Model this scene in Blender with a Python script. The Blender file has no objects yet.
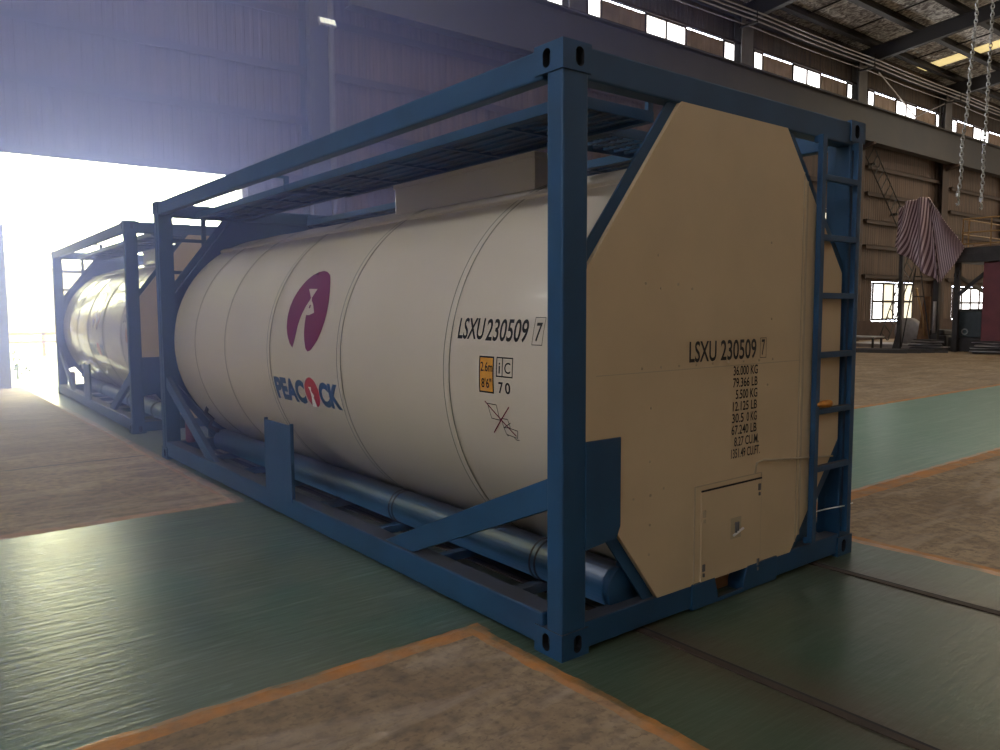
import bpy, bmesh, math, random
from mathutils import Vector, Matrix
random.seed(7)
S = bpy.context.scene
COL = S.collection
PI = math.pi

# ------------------------------------------------------------------ camera
cam_d = bpy.data.cameras.new('camera')
cam = bpy.data.objects.new('camera', cam_d)
COL.objects.link(cam)
S.camera = cam
YAW, PITCH, ROLL, FPX = 0.66808106, -0.0838103247, -0.00427792705, 780.231830
F = Vector((math.sin(YAW)*math.cos(PITCH), math.cos(YAW)*math.cos(PITCH), math.sin(PITCH)))
R0 = F.cross(Vector((0, 0, 1))).normalized()
U0 = R0.cross(F)
Rv = R0*math.cos(ROLL) + U0*math.sin(ROLL)
Uv = -R0*math.sin(ROLL) + U0*math.cos(ROLL)
cam.matrix_world = Matrix(((Rv.x, Uv.x, -F.x, -2.19319926), (Rv.y, Uv.y, -F.y, -2.36346209),
                           (Rv.z, Uv.z, -F.z, 1.50587125), (0, 0, 0, 1)))
cam_d.sensor_width = 36
cam_d.lens = FPX*36/1000
cam_d.clip_end = 300
cam_d.clip_start = 0.05

# ------------------------------------------------------------------ world, lights, exposure
S.view_settings.view_transform = 'Standard'
S.view_settings.look = 'None'
S.view_settings.gamma = 1
S.view_settings.use_curve_mapping = False
S.view_settings.exposure = 0.0
w = bpy.data.worlds.new('sky')
S.world = w
w.use_nodes = True
bg = w.node_tree.nodes['Background']
bg.inputs[0].default_value = (0.80, 0.86, 1.0, 1)
bg.inputs[1].default_value = 17.0
S.cycles.volume_bounces = 3


def area(name, loc, direction, sx, sy, power, color=(1, 1, 1), portal=False):
    d = bpy.data.lights.new(name, 'AREA')
    d.shape = 'RECTANGLE'
    d.size, d.size_y = sx, sy
    d.energy = power
    d.color = color
    if portal:
        d.cycles.is_portal = True
    o = bpy.data.objects.new(name, d)
    COL.objects.link(o)
    o.location = loc
    o.rotation_euler = Vector(direction).to_track_quat('-Z', 'Y').to_euler()
    return o


area('door_portal', (2.3, 15.95, 2.3), (0, -1, 0), 4.7, 4.6, 1, portal=True)
# added fill lamps left, behind and at the far end; no openings there
area('fill_left_low', (-13.6, 1.0, 3.0), (1, 0, 0), 6, 3, 110, (0.92, 0.96, 1.0))
area('fill_left_high', (-13.6, 3.0, 9.0), (1, 0, -0.2), 18, 2.5, 200, (1.0, 0.95, 0.88))
area('fill_back', (8, -15.6, 9.5), (0, 1, -0.45), 40, 2.0, 230, (1.0, 0.72, 0.42))
area('fill_far_end', (59.0, 0.0, 6.0), (-1, 0, 0), 20, 6, 1300, (1.0, 0.82, 0.60))
for i, (sx, sy, pw) in enumerate(((38.0, 7.0, 620), (27.0, 4.0, 420), (50.0, 5.0, 420), (13.0, -7.0, 160), (8.0, 7.5, 190))):
    area('skylight_and_fill', (sx, sy, 12.2), (0, 0, -1), 1.0, 10, pw, (1.0, 0.86, 0.62))  # first is under the skylight panel; the others are added unseen fill
area('daylight_window_strip', (26, 14.8, 11.2), (0, -1, -0.5), 50, 0.9, 420, (1.0, 0.97, 0.92))

# ------------------------------------------------------------------ materials


def new_mat(name):
    m = bpy.data.materials.new(name)
    m.use_nodes = True
    nt = m.node_tree
    return m, nt, nt.nodes['Principled BSDF']


def mat(name, c, rough=0.5, metal=0.0, noise=0.0, nscale=6.0, bump=0.0, spec=0.5, c2=None, stretch=None, coat=0.0):
    m, nt, b = new_mat(name)
    b.inputs['Roughness'].default_value = rough
    b.inputs['Metallic'].default_value = metal
    b.inputs['Specular IOR Level'].default_value = spec
    b.inputs['Coat Weight'].default_value = coat
    tc = nt.nodes.new('ShaderNodeTexCoord')
    mp = nt.nodes.new('ShaderNodeMapping')
    nt.links.new(tc.outputs['Object'], mp.inputs[0])
    if stretch:
        mp.inputs['Scale'].default_value = stretch
    nz = nt.nodes.new('ShaderNodeTexNoise')
    nz.inputs['Scale'].default_value = nscale
    nz.inputs['Detail'].default_value = 5
    nt.links.new(mp.outputs[0], nz.inputs['Vector'])
    mx = nt.nodes.new('ShaderNodeMix')
    mx.data_type = 'RGBA'
    k = 1 - noise
    c2 = c2 or tuple(v*k for v in c)
    mx.inputs[6].default_value = (*c, 1)
    mx.inputs[7].default_value = (*c2, 1)
    cr = nt.nodes.new('ShaderNodeMapRange')
    cr.inputs[1].default_value = 0.38
    cr.inputs[2].default_value = 0.66
    nt.links.new(nz.outputs[0], cr.inputs[0])
    nt.links.new(cr.outputs[0], mx.inputs[0])
    nt.links.new(mx.outputs[2], b.inputs['Base Color'])
    if bump:
        bp = nt.nodes.new('ShaderNodeBump')
        bp.inputs['Strength'].default_value = bump
        bp.inputs['Distance'].default_value = 0.02
        nt.links.new(nz.outputs[0], bp.inputs['Height'])
        nt.links.new(bp.outputs[0], b.inputs['Normal'])
    return m


def emit(name, c, s):
    m, nt, b = new_mat(name)
    b.inputs['Base Color'].default_value = (*c, 1)
    b.inputs['Emission Color'].default_value = (*c, 1)
    b.inputs['Emission Strength'].default_value = s
    return m


M = {}
M['blue'] = mat('blue_paint', (0.012, 0.062, 0.135), 0.52, noise=0.22, nscale=3, bump=0.02)
# grime that has settled on the upward faces of the blue frame
nt = M['blue'].node_tree
b = nt.nodes['Principled BSDF']
src = b.inputs['Base Color'].links[0].from_socket
ge = nt.nodes.new('ShaderNodeNewGeometry')
sp = nt.nodes.new('ShaderNodeSeparateXYZ')
nt.links.new(ge.outputs['True Normal'], sp.inputs[0])
mr = nt.nodes.new('ShaderNodeMapRange')
mr.inputs[1].default_value = 0.80
mr.inputs[2].default_value = 0.98
mr.inputs[4].default_value = 0.8
nt.links.new(sp.outputs[2], mr.inputs[0])
mx = nt.nodes.new('ShaderNodeMix')
mx.data_type = 'RGBA'
nt.links.new(mr.outputs[0], mx.inputs[0])
nt.links.new(src, mx.inputs[6])
mx.inputs[7].default_value = (0.050, 0.044, 0.046, 1)
nt.links.new(mx.outputs[2], b.inputs['Base Color'])
M['blue_dull'] = mat('blue_paint_dusty', (0.020, 0.085, 0.18), 0.6, noise=0.35, nscale=5, c2=(0.05, 0.06, 0.075))
M['cream'] = mat('cream_paint', (0.53, 0.45, 0.345), 0.34, noise=0.07, nscale=1.4, coat=0.25)
M['cream_flat'] = mat('cream_panel', (0.59, 0.445, 0.265), 0.55, noise=0.10, nscale=2.0, bump=0.03)
M['cream_line'] = mat('cream_panel_edge', (0.42, 0.34, 0.22), 0.6)
M['groove'] = mat('seam_line', (0.10, 0.105, 0.07), 0.7)
M['black'] = mat('black_vinyl', (0.012, 0.012, 0.014), 0.45)
M['dark'] = mat('dark_recess', (0.008, 0.009, 0.012), 0.8)
M['maroon'] = mat('maroon_vinyl', (0.17, 0.012, 0.045), 0.16, noise=0.1)
M['navy'] = mat('navy_vinyl', (0.008, 0.06, 0.16), 0.35)
M['red'] = mat('red_vinyl', (0.45, 0.02, 0.03), 0.35)
M['orange'] = mat('orange_vinyl', (0.62, 0.27, 0.03), 0.4)
M['whitev'] = mat('white_vinyl', (0.7, 0.68, 0.62), 0.4)
M['steel'] = mat('galvanised_steel', (0.45, 0.45, 0.43), 0.35, metal=0.7, noise=0.3)
M['dsteel'] = mat('dark_steel', (0.035, 0.030, 0.030), 0.6, noise=0.4, nscale=4)
M['girder'] = mat('girder_paint', (0.040, 0.039, 0.046), 0.65, noise=0.35, nscale=0.7, c2=(0.050, 0.046, 0.048))
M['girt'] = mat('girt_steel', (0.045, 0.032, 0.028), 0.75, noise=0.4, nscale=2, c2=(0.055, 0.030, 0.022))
M['colm'] = mat('column_paint', (0.16, 0.15, 0.145), 0.6, noise=0.3, nscale=1.5)
M['colm2'] = mat('hazed_jamb', (0.42, 0.41, 0.42), 0.6, noise=0.2, nscale=1.5)  # pale grey puts the haze around the gate into the colour
M['pipe'] = mat('conduit', (0.34, 0.32, 0.32), 0.4, metal=0.6)
M['foil'] = None
M['redbox'] = mat('red_cabinet', (0.16, 0.025, 0.03), 0.5, noise=0.3, nscale=2)
M['machine'] = mat('machine_green', (0.035, 0.05, 0.055), 0.5, noise=0.3)
M['yellow'] = mat('yellow_rail', (0.33, 0.19, 0.07), 0.5)
M['ochre'] = mat('ochre_sheet', (0.20, 0.09, 0.03), 0.7, noise=0.4)
M['brick'] = mat('plinth_wall', (0.075, 0.045, 0.04), 0.85, noise=0.3, nscale=3)
M['table'] = mat('grey_top', (0.34, 0.31, 0.30), 0.5, noise=0.2)
M['concrete_out'] = mat('outside_paving', (0.45, 0.43, 0.42), 0.8, noise=0.2, nscale=0.5)
M['facade'] = mat('pale_facade', (0.42, 0.36, 0.30), 0.8, noise=0.1)
M['facade2'] = mat('pale_roof', (0.60, 0.58, 0.58), 0.8)
M['leaf'] = mat('leaf_green', (0.08, 0.12, 0.04), 0.7)
M['skylight'] = emit('skylight_panel', (1.0, 0.80, 0.36), 0.75)
M['winpane'] = emit('daylit_frosted_glass', (1.0, 0.99, 0.97), 4.0)
M['winpane_y'] = emit('daylit_yellow_glass', (1.0, 0.93, 0.72), 1.0)
M['led'] = emit('lamp_face', (0.9, 0.95, 1.0), 0.9)

# silvery roof insulation
m, nt, b = new_mat('foil_insulation')
b.inputs['Metallic'].default_value = 0.2
b.inputs['Roughness'].default_value = 0.38
tc = nt.nodes.new('ShaderNodeTexCoord')
mp = nt.nodes.new('ShaderNodeMapping')
mp.inputs['Scale'].default_value = (1.6, 1.1, 1)
nt.links.new(tc.outputs['Object'], mp.inputs[0])
nz = nt.nodes.new('ShaderNodeTexNoise')
nz.inputs['Scale'].default_value = 2.6
nz.inputs['Detail'].default_value = 6
nz.inputs['Distortion'].default_value = 1.8
nt.links.new(mp.outputs[0], nz.inputs['Vector'])
cr = nt.nodes.new('ShaderNodeValToRGB')
cr.color_ramp.elements[0].position = 0.40
cr.color_ramp.elements[0].color = (0.20, 0.175, 0.165, 1)
cr.color_ramp.elements[1].position = 0.60
cr.color_ramp.elements[1].color = (0.92, 0.90, 0.87, 1)  # bright crinkle highlights put into the colour as pale patches
nt.links.new(nz.outputs[0], cr.inputs[0])
nt.links.new(cr.outputs[0], b.inputs['Base Color'])
bp = nt.nodes.new('ShaderNodeBump')
bp.inputs['Strength'].default_value = 0.9
bp.inputs['Distance'].default_value = 0.25
nt.links.new(nz.outputs[0], bp.inputs['Height'])
nt.links.new(bp.outputs[0], b.inputs['Normal'])
M['foil'] = m


def wall_mat(name, base, base2, rust):
    """corrugated sheet with vertical dirt streaks and panel seams"""
    m, nt, b = new_mat(name)
    b.inputs['Roughness'].default_value = 0.7
    tc = nt.nodes.new('ShaderNodeTexCoord')
    def nzn(scale, st, det=5):
        mp = nt.nodes.new('ShaderNodeMapping')
        mp.inputs['Scale'].default_value = st
        nt.links.new(tc.outputs['Object'], mp.inputs[0])
        n = nt.nodes.new('ShaderNodeTexNoise')
        n.inputs['Scale'].default_value = scale
        n.inputs['Detail'].default_value = det
        nt.links.new(mp.outputs[0], n.inputs['Vector'])
        return n.outputs[0]
    def ramp(src, a, c):
        r = nt.nodes.new('ShaderNodeMapRange')
        r.inputs[1].default_value = a
        r.inputs[2].default_value = c
        nt.links.new(src, r.inputs[0])
        return r.outputs[0]
    def mix(f, a, c):
        x = nt.nodes.new('ShaderNodeMix')
        x.data_type = 'RGBA'
        nt.links.new(f, x.inputs[0])
        for i, v in ((6, a), (7, c)):
            if isinstance(v, tuple):
                x.inputs[i].default_value = (*v, 1)
            else:
                nt.links.new(v, x.inputs[i])
        return x.outputs[2]
    streak = ramp(nzn(1.0, (3.2, 1, 0.16)), 0.40, 0.66)
    fine = ramp(nzn(1.0, (9.0, 1, 0.35)), 0.45, 0.75)
    big = ramp(nzn(0.35, (1, 1, 1.6), 3), 0.42, 0.66)
    c = mix(streak, base, base2)
    c = mix(big, c, rust)
    c = mix(fine, c, tuple(v*0.72 for v in base2))
    nt.links.new(c, b.inputs['Base Color'])
    return m


M['wall'] = wall_mat('corrugated_sheet', (0.112, 0.070, 0.050), (0.072, 0.046, 0.035), (0.098, 0.058, 0.040))
M['wall_warm'] = mat('brown_sheet', (0.17, 0.115, 0.075), 0.8, noise=0.3)
M['wall2'] = wall_mat('corrugated_sheet_upper', (0.10, 0.085, 0.075), (0.07, 0.055, 0.05), (0.12, 0.075, 0.045))

# striped tarpaulin
m, nt, b = new_mat('striped_tarpaulin')
b.inputs['Roughness'].default_value = 0.5
tc = nt.nodes.new('ShaderNodeTexCoord')
wv = nt.nodes.new('ShaderNodeTexWave')
wv.wave_type = 'BANDS'
wv.bands_direction = 'X'
wv.inputs['Scale'].default_value = 1.5
wv.inputs['Distortion'].default_value = 0.4
nt.links.new(tc.outputs['UV'], wv.inputs['Vector'])
cr = nt.nodes.new('ShaderNodeValToRGB')
cr.color_ramp.elements[0].position = 0.45
cr.color_ramp.elements[0].color = (0.10, 0.045, 0.055, 1)
cr.color_ramp.elements[1].position = 0.6
cr.color_ramp.elements[1].color = (0.48, 0.36, 0.37, 1)
nt.links.new(wv.outputs[0], cr.inputs[0])
nt.links.new(cr.outputs[0], b.inputs['Base Color'])
M['tarp'] = m

# painted floor
m, nt, b = new_mat('painted_floor')
tc = nt.nodes.new('ShaderNodeTexCoord')
sx = nt.nodes.new('ShaderNodeSeparateXYZ')
nt.links.new(tc.outputs['Object'], sx.inputs[0])


def N(scale, st=(1, 1, 1), det=6, dist=0.0, rot=0.0):
    mp = nt.nodes.new('ShaderNodeMapping')
    mp.inputs['Scale'].default_value = st
    mp.inputs['Rotation'].default_value = (0, 0, rot)
    nt.links.new(tc.outputs['Object'], mp.inputs[0])
    n = nt.nodes.new('ShaderNodeTexNoise')
    n.inputs['Scale'].default_value = scale
    n.inputs['Detail'].default_value = det
    n.inputs['Distortion'].default_value = dist
    nt.links.new(mp.outputs[0], n.inputs['Vector'])
    return n.outputs[0]


def op(o, a, c=None, d=None):
    n = nt.nodes.new('ShaderNodeMath')
    n.operation = o
    for i, v in enumerate((a, c, d)):
        if v is None:
            continue
        if isinstance(v, (int, float)):
            n.inputs[i].default_value = v
        else:
            nt.links.new(v, n.inputs[i])
    return n.outputs[0]


def rng(src, a, c, lo=0.0, hi=1.0):
    r = nt.nodes.new('ShaderNodeMapRange')
    r.inputs[1].default_value = a
    r.inputs[2].default_value = c
    r.inputs[3].default_value = lo
    r.inputs[4].default_value = hi
    nt.links.new(src, r.inputs[0])
    return r.outputs[0]


def mixc(f, a, c):
    x = nt.nodes.new('ShaderNodeMix')
    x.data_type = 'RGBA'
    if isinstance(f, (int, float)):
        x.inputs[0].default_value = f
    else:
        nt.links.new(f, x.inputs[0])
    for i, v in ((6, a), (7, c)):
        if isinstance(v, tuple):
            x.inputs[i].default_value = (*v, 1)
        else:
            nt.links.new(v, x.inputs[i])
    return x.outputs[2]


wob = op('MULTIPLY', op('SUBTRACT', N(7.0, det=4), 0.5), 0.05)
X = op('ADD', sx.outputs[0], wob)
Y = op('ADD', sx.outputs[1], wob)


def band(v, lo, hi):
    return op('MULTIPLY', op('GREATER_THAN', v, lo), op('LESS_THAN', v, hi))


def AND(*a):
    r = a[0]
    for q in a[1:]:
        r = op('MULTIPLY', r, q)
    return r


def OR(*a):
    r = a[0]
    for q in a[1:]:
        r = op('MAXIMUM', r, q)
    return r


laneX = band(Y, 0.55, 3.66)
laneXr = AND(band(Y, 0.80, 3.44), op('GREATER_THAN', X, 2.7))
laneY = band(X, -0.08, 2.72)
green = OR(AND(laneX, op('LESS_THAN', X, 2.7)), laneXr, laneY)
near_o = OR(AND(band(Y, 0.47, 0.575), op('LESS_THAN', X, -0.02)),
            AND(band(X, -0.125, -0.045), op('LESS_THAN', Y, 0.50)),
            AND(band(X, 2.66, 2.78), op('LESS_THAN', Y, 0.85)),
            AND(band(Y, 0.66, 0.84), op('GREATER_THAN', X, 2.7)),
            AND(band(Y, 3.44, 3.56), op('GREATER_THAN', X, 2.7)))
pale_o = OR(AND(band(Y, 3.66, 3.77), op('LESS_THAN', X, -0.02)),
            AND(band(X, -0.12, 0.0), op('GREATER_THAN', Y, 3.70)))
dusty = N(1.1, (1, 1, 1), 7, 0.6)
n_f = N(14, (1, 1, 1), 8)
n_s = N(2.2, (0.5, 2.4, 1), 8, 1.0)
scr = N(4.0, (0.25, 3.0, 1), 8, 0.6, 0.25)
conc = mixc(rng(N(1.3, det=7, dist=0.8), 0.35, 0.68), (0.40, 0.285, 0.165), (0.225, 0.148, 0.080))
conc = mixc(rng(n_f, 0.42, 0.75), conc, (0.15, 0.105, 0.07))
conc = mixc(op('MULTIPLY', rng(N(38, det=4), 0.54, 0.70), 0.55), conc, (0.10, 0.07, 0.05))
conc = mixc(op('MULTIPLY', rng(N(9, (1, 2.5, 1), 6, 1.5), 0.60, 0.70), 0.5), conc, (0.11, 0.08, 0.055))
conc = mixc(op('MULTIPLY', rng(n_s, 0.5, 0.72), 0.6), conc, (0.46, 0.36, 0.26))
grn = mixc(rng(dusty, 0.35, 0.7), (0.062, 0.100, 0.068), (0.125, 0.150, 0.105))
grn = mixc(op('MULTIPLY', rng(N(0.9, (0.7, 1.6, 1), 5, 1.2), 0.50, 0.66), 0.6), grn, (0.060, 0.135, 0.100))
grn = mixc(op('MULTIPLY', rng(scr, 0.56, 0.72), 0.5), grn, (0.20, 0.26, 0.215))
scr2 = N(9.0, (0.35, 4.0, 1), 8, 0.8, 0.18)
grn = mixc(op('MULTIPLY', rng(scr2, 0.58, 0.70), 0.45), grn, (0.22, 0.28, 0.24))
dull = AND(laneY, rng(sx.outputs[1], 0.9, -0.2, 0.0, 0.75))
grn = mixc(dull, grn, mixc(rng(dusty, 0.35, 0.7), (0.022, 0.045, 0.022), (0.045, 0.060, 0.032)))  # near end of the lane coloured darker to stand in for light falloff
# farther lane on the right is a cleaner, paler green
grn = mixc(AND(laneXr, op('GREATER_THAN', Y, 0.8)), grn, mixc(rng(scr, 0.5, 0.75), (0.10, 0.23, 0.155), (0.17, 0.30, 0.22)))
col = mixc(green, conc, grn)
wear = rng(N(6.0, det=9), 0.36, 0.62, 0.25, 1.0)
col = mixc(op('MULTIPLY', near_o, wear), col, (0.50, 0.20, 0.045))
col = mixc(op('MULTIPLY', pale_o, op('MULTIPLY', wear, 0.75)), col, (0.50, 0.27, 0.17))
# rusty dirt along the rail slots
def near_x(x0, r):
    return rng(op('ABSOLUTE', op('SUBTRACT', X, x0)), r, 0.02, 0.0, 1.0)
railz = op('MULTIPLY', OR(near_x(0.56, 0.34), near_x(2.08, 0.26)), op('LESS_THAN', Y, 7.0))
col = mixc(op('MULTIPLY', railz, rng(N(3, (2, 0.6, 1)), 0.35, 0.65, 0.45, 0.9)), col, (0.060, 0.040, 0.022))
# saw-cut joint across the bare slab
joint = OR(AND(band(op('ADD', sx.outputs[1], op('MULTIPLY', wob, 0.6)), 6.27, 6.30), op('LESS_THAN', X, -0.1)),
           AND(band(sx.outputs[0], 8.0, 8.03), op('GREATER_THAN', Y, 3.5)))
col = mixc(joint, col, (0.03, 0.025, 0.02))
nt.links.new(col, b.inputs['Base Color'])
rough = op('ADD', op('MULTIPLY', green, -0.43), rng(dusty, 0.3, 0.7, 0.715, 0.75))
rough = op('ADD', rough, op('MULTIPLY', rng(n_f, 0.35, 0.75), 0.03))
nt.links.new(rough, b.inputs['Roughness'])
bp = nt.nodes.new('ShaderNodeBump')
bp.inputs['Strength'].default_value = 0.30
bp.inputs['Distance'].default_value = 0.02
hgt = op('ADD', op('MULTIPLY', n_f, op('SUBTRACT', 1.0, op('MULTIPLY', green, 0.75))), op('MULTIPLY', N(7.0, (0.5, 4.0, 1), 3), 0.6))
nt.links.new(hgt, bp.inputs['Height'])
nt.links.new(bp.outputs[0], b.inputs['Normal'])
M['floor'] = m

# ------------------------------------------------------------------ mesh helpers


def box(bm, x0, x1, y0, y1, z0, z1, bev=0.0, mi=0):
    vs = [bm.verts.new((x, y, z)) for x in (x0, x1) for y in (y0, y1) for z in (z0, z1)]
    idx = [(0, 1, 3, 2), (4, 6, 7, 5), (0, 4, 5, 1), (2, 3, 7, 6), (0, 2, 6, 4), (1, 5, 7, 3)]
    fs = [bm.faces.new([vs[i] for i in f]) for f in idx]
    for f in fs:
        f.material_index = mi
    if bev:
        es = list({e for f in fs for e in f.edges})
        r = bmesh.ops.bevel(bm, geom=es, offset=bev, segments=2, affect='EDGES', profile=0.5)
        for f in r['faces']:
            f.material_index = mi
    return vs


def prism(bm, pts, a0, a1, axis, mi=0, bev=0.0):
    """closed outline pts (2D) extruded along axis from a0 to a1"""
    def P(p, a):
        if axis == 'x':
            return (a, p[0], p[1])
        if axis == 'y':
            return (p[0], a, p[1])
        return (p[0], p[1], a)
    A = [bm.verts.new(P(p, a0)) for p in pts]
    B = [bm.verts.new(P(p, a1)) for p in pts]
    fs = [bm.faces.new(A), bm.faces.new(list(reversed(B)))]
    n = len(pts)
    for i in range(n):
        fs.append(bm.faces.new((A[i], B[i], B[(i+1) % n], A[(i+1) % n])))
    for f in fs:
        f.material_index = mi
    if bev:
        es = list({e for f in fs for e in f.edges})
        r = bmesh.ops.bevel(bm, geom=es, offset=bev, segments=2, affect='EDGES', profile=0.5)
        for f in r['faces']:
            f.material_index = mi


def beam(bm, p0, p1, w, h, up=(0, 0, 1), mi=0, bev=0.0):
    """box beam from p0 to p1, width w (sideways), height h (along up)"""
    p0, p1 = Vector(p0), Vector(p1)
    d = (p1-p0)
    L = d.length
    d.normalize()
    s = d.cross(Vector(up)).normalized()
    u = s.cross(d)
    n0 = len(bm.verts)
    b2 = bmesh.new()
    box(b2, 0, L, -w/2, w/2, -h/2, h/2, bev, mi)
    M4 = Matrix(((d.x, s.x, u.x, p0.x), (d.y, s.y, u.y, p0.y), (d.z, s.z, u.z, p0.z), (0, 0, 0, 1)))
    merge(bm, b2, M4)


def merge(bm, b2, M4=None):
    if M4 is not None:
        bmesh.ops.transform(b2, matrix=M4, verts=b2.verts)
    me = bpy.data.meshes.new('tmp')
    b2.to_mesh(me)
    b2.free()
    bm.from_mesh(me)
    bpy.data.meshes.remove(me)


def tube(bm, pts, r, seg=10, mi=0, closed=False, caps=True):
    pts = [Vector(p) for p in pts]
    n = len(pts)
    rings = []
    prev = None
    for i, p in enumerate(pts):
        if closed:
            t = (pts[(i+1) % n]-pts[i-1]).normalized()
        else:
            t = (pts[min(i+1, n-1)]-pts[max(i-1, 0)]).normalized()
        if prev is None:
            ref = Vector((0, 0, 1)) if abs(t.z) < 0.9 else Vector((1, 0, 0))
            u = t.cross(ref).normalized()
        else:
            u = (prev - t*prev.dot(t)).normalized()
        prev = u
        v = t.cross(u)
        rr = r[i] if isinstance(r, (list, tuple)) else r
        rings.append([bm.verts.new(p + u*rr*math.cos(2*PI*k/seg) + v*rr*math.sin(2*PI*k/seg)) for k in range(seg)])
    m = n if closed else n-1
    for i in range(m):
        A, B = rings[i], rings[(i+1) % n]
        for k in range(seg):
            f = bm.faces.new((A[k], A[(k+1) % seg], B[(k+1) % seg], B[k]))
            f.smooth = seg > 6
            f.material_index = mi
    if caps and not closed:
        for Rg in (rings[0], rings[-1]):
            f = bm.faces.new(Rg)
            f.material_index = mi


def lathe_y(bm, prof, cx, cz, seg=96, mi=0, a0=0, a1=2*PI, sharp=()):
    """profile of (y, radius) turned about the y axis through (cx, cz)"""
    full = abs(a1-a0-2*PI) < 1e-6
    rings = []
    for y, r in prof:
        if r < 1e-5:
            rings.append([bm.verts.new((cx, y, cz))])
        else:
            k = seg if full else seg+1
            rings.append([bm.verts.new((cx-r*math.cos(a0+(a1-a0)*i/seg), y, cz+r*math.sin(a0+(a1-a0)*i/seg))) for i in range(k)])
    for A, B in zip(rings, rings[1:]):
        n = seg
        for i in range(n):
            j = (i+1) % seg if full else i+1
            if len(A) == 1:
                f = bm.faces.new((A[0], B[i], B[j]))
            elif len(B) == 1:
                f = bm.faces.new((A[i], A[j], B[0]))
            else:
                f = bm.faces.new((A[i], A[j], B[j], B[i]))
            f.smooth = True
            f.material_index = mi


def link(name, bm, mats, parent=None, fixn=True):
    if fixn:
        bmesh.ops.recalc_face_normals(bm, faces=bm.faces)
    me = bpy.data.meshes.new(name)
    bm.to_mesh(me)
    bm.free()
    for mm in (mats if isinstance(mats, (list, tuple)) else [mats]):
        me.materials.append(mm)
    o = bpy.data.objects.new(name, me)
    COL.objects.link(o)
    if parent:
        o.parent = parent
    return o


def tag(o, label, cat, group=None, kind=None):
    o['label'] = label
    o['category'] = cat
    if group:
        o['group'] = group
    if kind:
        o['kind'] = kind
    return o


def struct(name, bm, mats, parent=None, label=None):
    o = link(name, bm, mats, parent)
    if parent is None:
        o['kind'] = 'structure'
        if label:
            o['label'] = label
            o['category'] = 'setting'
    return o


def empty(name, loc=(0, 0, 0), rz=0):
    o = bpy.data.objects.new(name, None)
    o.empty_display_size = 0.2
    COL.objects.link(o)
    o.location = loc
    o.rotation_euler = (0, 0, rz)
    return o


def part(name, fn, mats, parent, label=None):
    bm = bmesh.new()
    fn(bm)
    o = link(name, bm, mats, parent)
    if label:
        o['label'] = label
    return o


def text_bm(txt, h, sx, bold=0.0, shear=0.0, spacing=1.0, align='LEFT'):
    """flat filled lettering, cap height h, x scale sx; returned in the xy plane"""
    cu = bpy.data.curves.new('t', 'FONT')
    cu.body = txt
    cu.size = 1.0
    cu.offset = bold
    cu.shear = shear
    cu.space_character = spacing
    cu.align_x = align
    cu.resolution_u = 4
    o = bpy.data.objects.new('t', cu)
    COL.objects.link(o)
    dg = bpy.context.evaluated_depsgraph_get()
    dg.update()
    me = bpy.data.meshes.new_from_object(o.evaluated_get(dg))
    bm = bmesh.new()
    bm.from_mesh(me)
    k = h/0.70
    for v in bm.verts:
        v.co = Vector((v.co.x*k*sx, v.co.y*k, 0))
    bpy.data.objects.remove(o)
    bpy.data.curves.remove(cu)
    bpy.data.meshes.remove(me)
    return bm


def fit_text(txt, x0, x1, y0, h, bold=0.0):
    """lettering stretched to run from x0 to x1 with its foot at y0"""
    bm = text_bm(txt, h, 1.0, bold)
    a = min(v.co.x for v in bm.verts)
    c = max(v.co.x for v in bm.verts)
    for v in bm.verts:
        v.co.x = x0 + (v.co.x-a)*(x1-x0)/(c-a)
        v.co.y += y0
    return bm


def poly(bm, pts, mi=0):
    f = bm.faces.new([bm.verts.new((p[0], p[1], 0)) for p in pts])
    f.material_index = mi
    return f


def frame_rect(bm, x0, x1, y0, y1, t, mi=0):
    poly(bm, [(x0, y0), (x1, y0), (x1, y0+t), (x0, y0+t)], mi)
    poly(bm, [(x0, y1-t), (x1, y1-t), (x1, y1), (x0, y1)], mi)
    poly(bm, [(x0, y0+t), (x0+t, y0+t), (x0+t, y1-t), (x0, y1-t)], mi)
    poly(bm, [(x1-t, y0+t), (x1, y0+t), (x1, y1-t), (x1-t, y1-t)], mi)


def stroke(bm, p, q, t, mi=0):
    p, q = Vector(p), Vector(q)
    d = (q-p).normalized()
    n = Vector((-d.y, d.x))*t/2
    poly(bm, [p-n, q-n, q+n, p+n], mi)


def slice_bm(bm, step=0.03):
    bmesh.ops.triangulate(bm, faces=[f for f in bm.faces if len(f.verts) > 4])
    ys = [v.co.y for v in bm.verts]
    y = min(ys)+step
    while y < max(ys):
        g = list(bm.verts)+list(bm.edges)+list(bm.faces)
        bmesh.ops.bisect_plane(bm, geom=g, plane_co=(0, y, 0), plane_no=(0, 1, 0), dist=1e-5)
        y += step


# ------------------------------------------------------------------ the tank container
W, L, H = 2.438, 6.058, 2.591
TX, TZ, TR = 1.219, 1.175, 1.105


def wrap(bm, off, step=0.03):
    """lay flat art (x to the viewer's right, y = arc height) on the tank's left flank"""
    slice_bm(bm, step)
    for v in bm.verts:
        th = v.co.y/TR
        r = TR+off+v.co.z
        v.co = Vector((TX-r*math.cos(th), -v.co.x, TZ+r*math.sin(th)))


def on_panel(bm, y):
    for v in bm.verts:
        v.co = Vector((v.co.x, y, v.co.y))


def oval(cx, cy, rx, ry, n=20):
    out = []
    for i in range(n):
        a = 2*PI*i/n
        out.append((cx+rx*math.cos(a), cy+(ry-rx)*(1 if math.sin(a) > 0 else -1)+rx*math.sin(a)))
    return out


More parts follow.
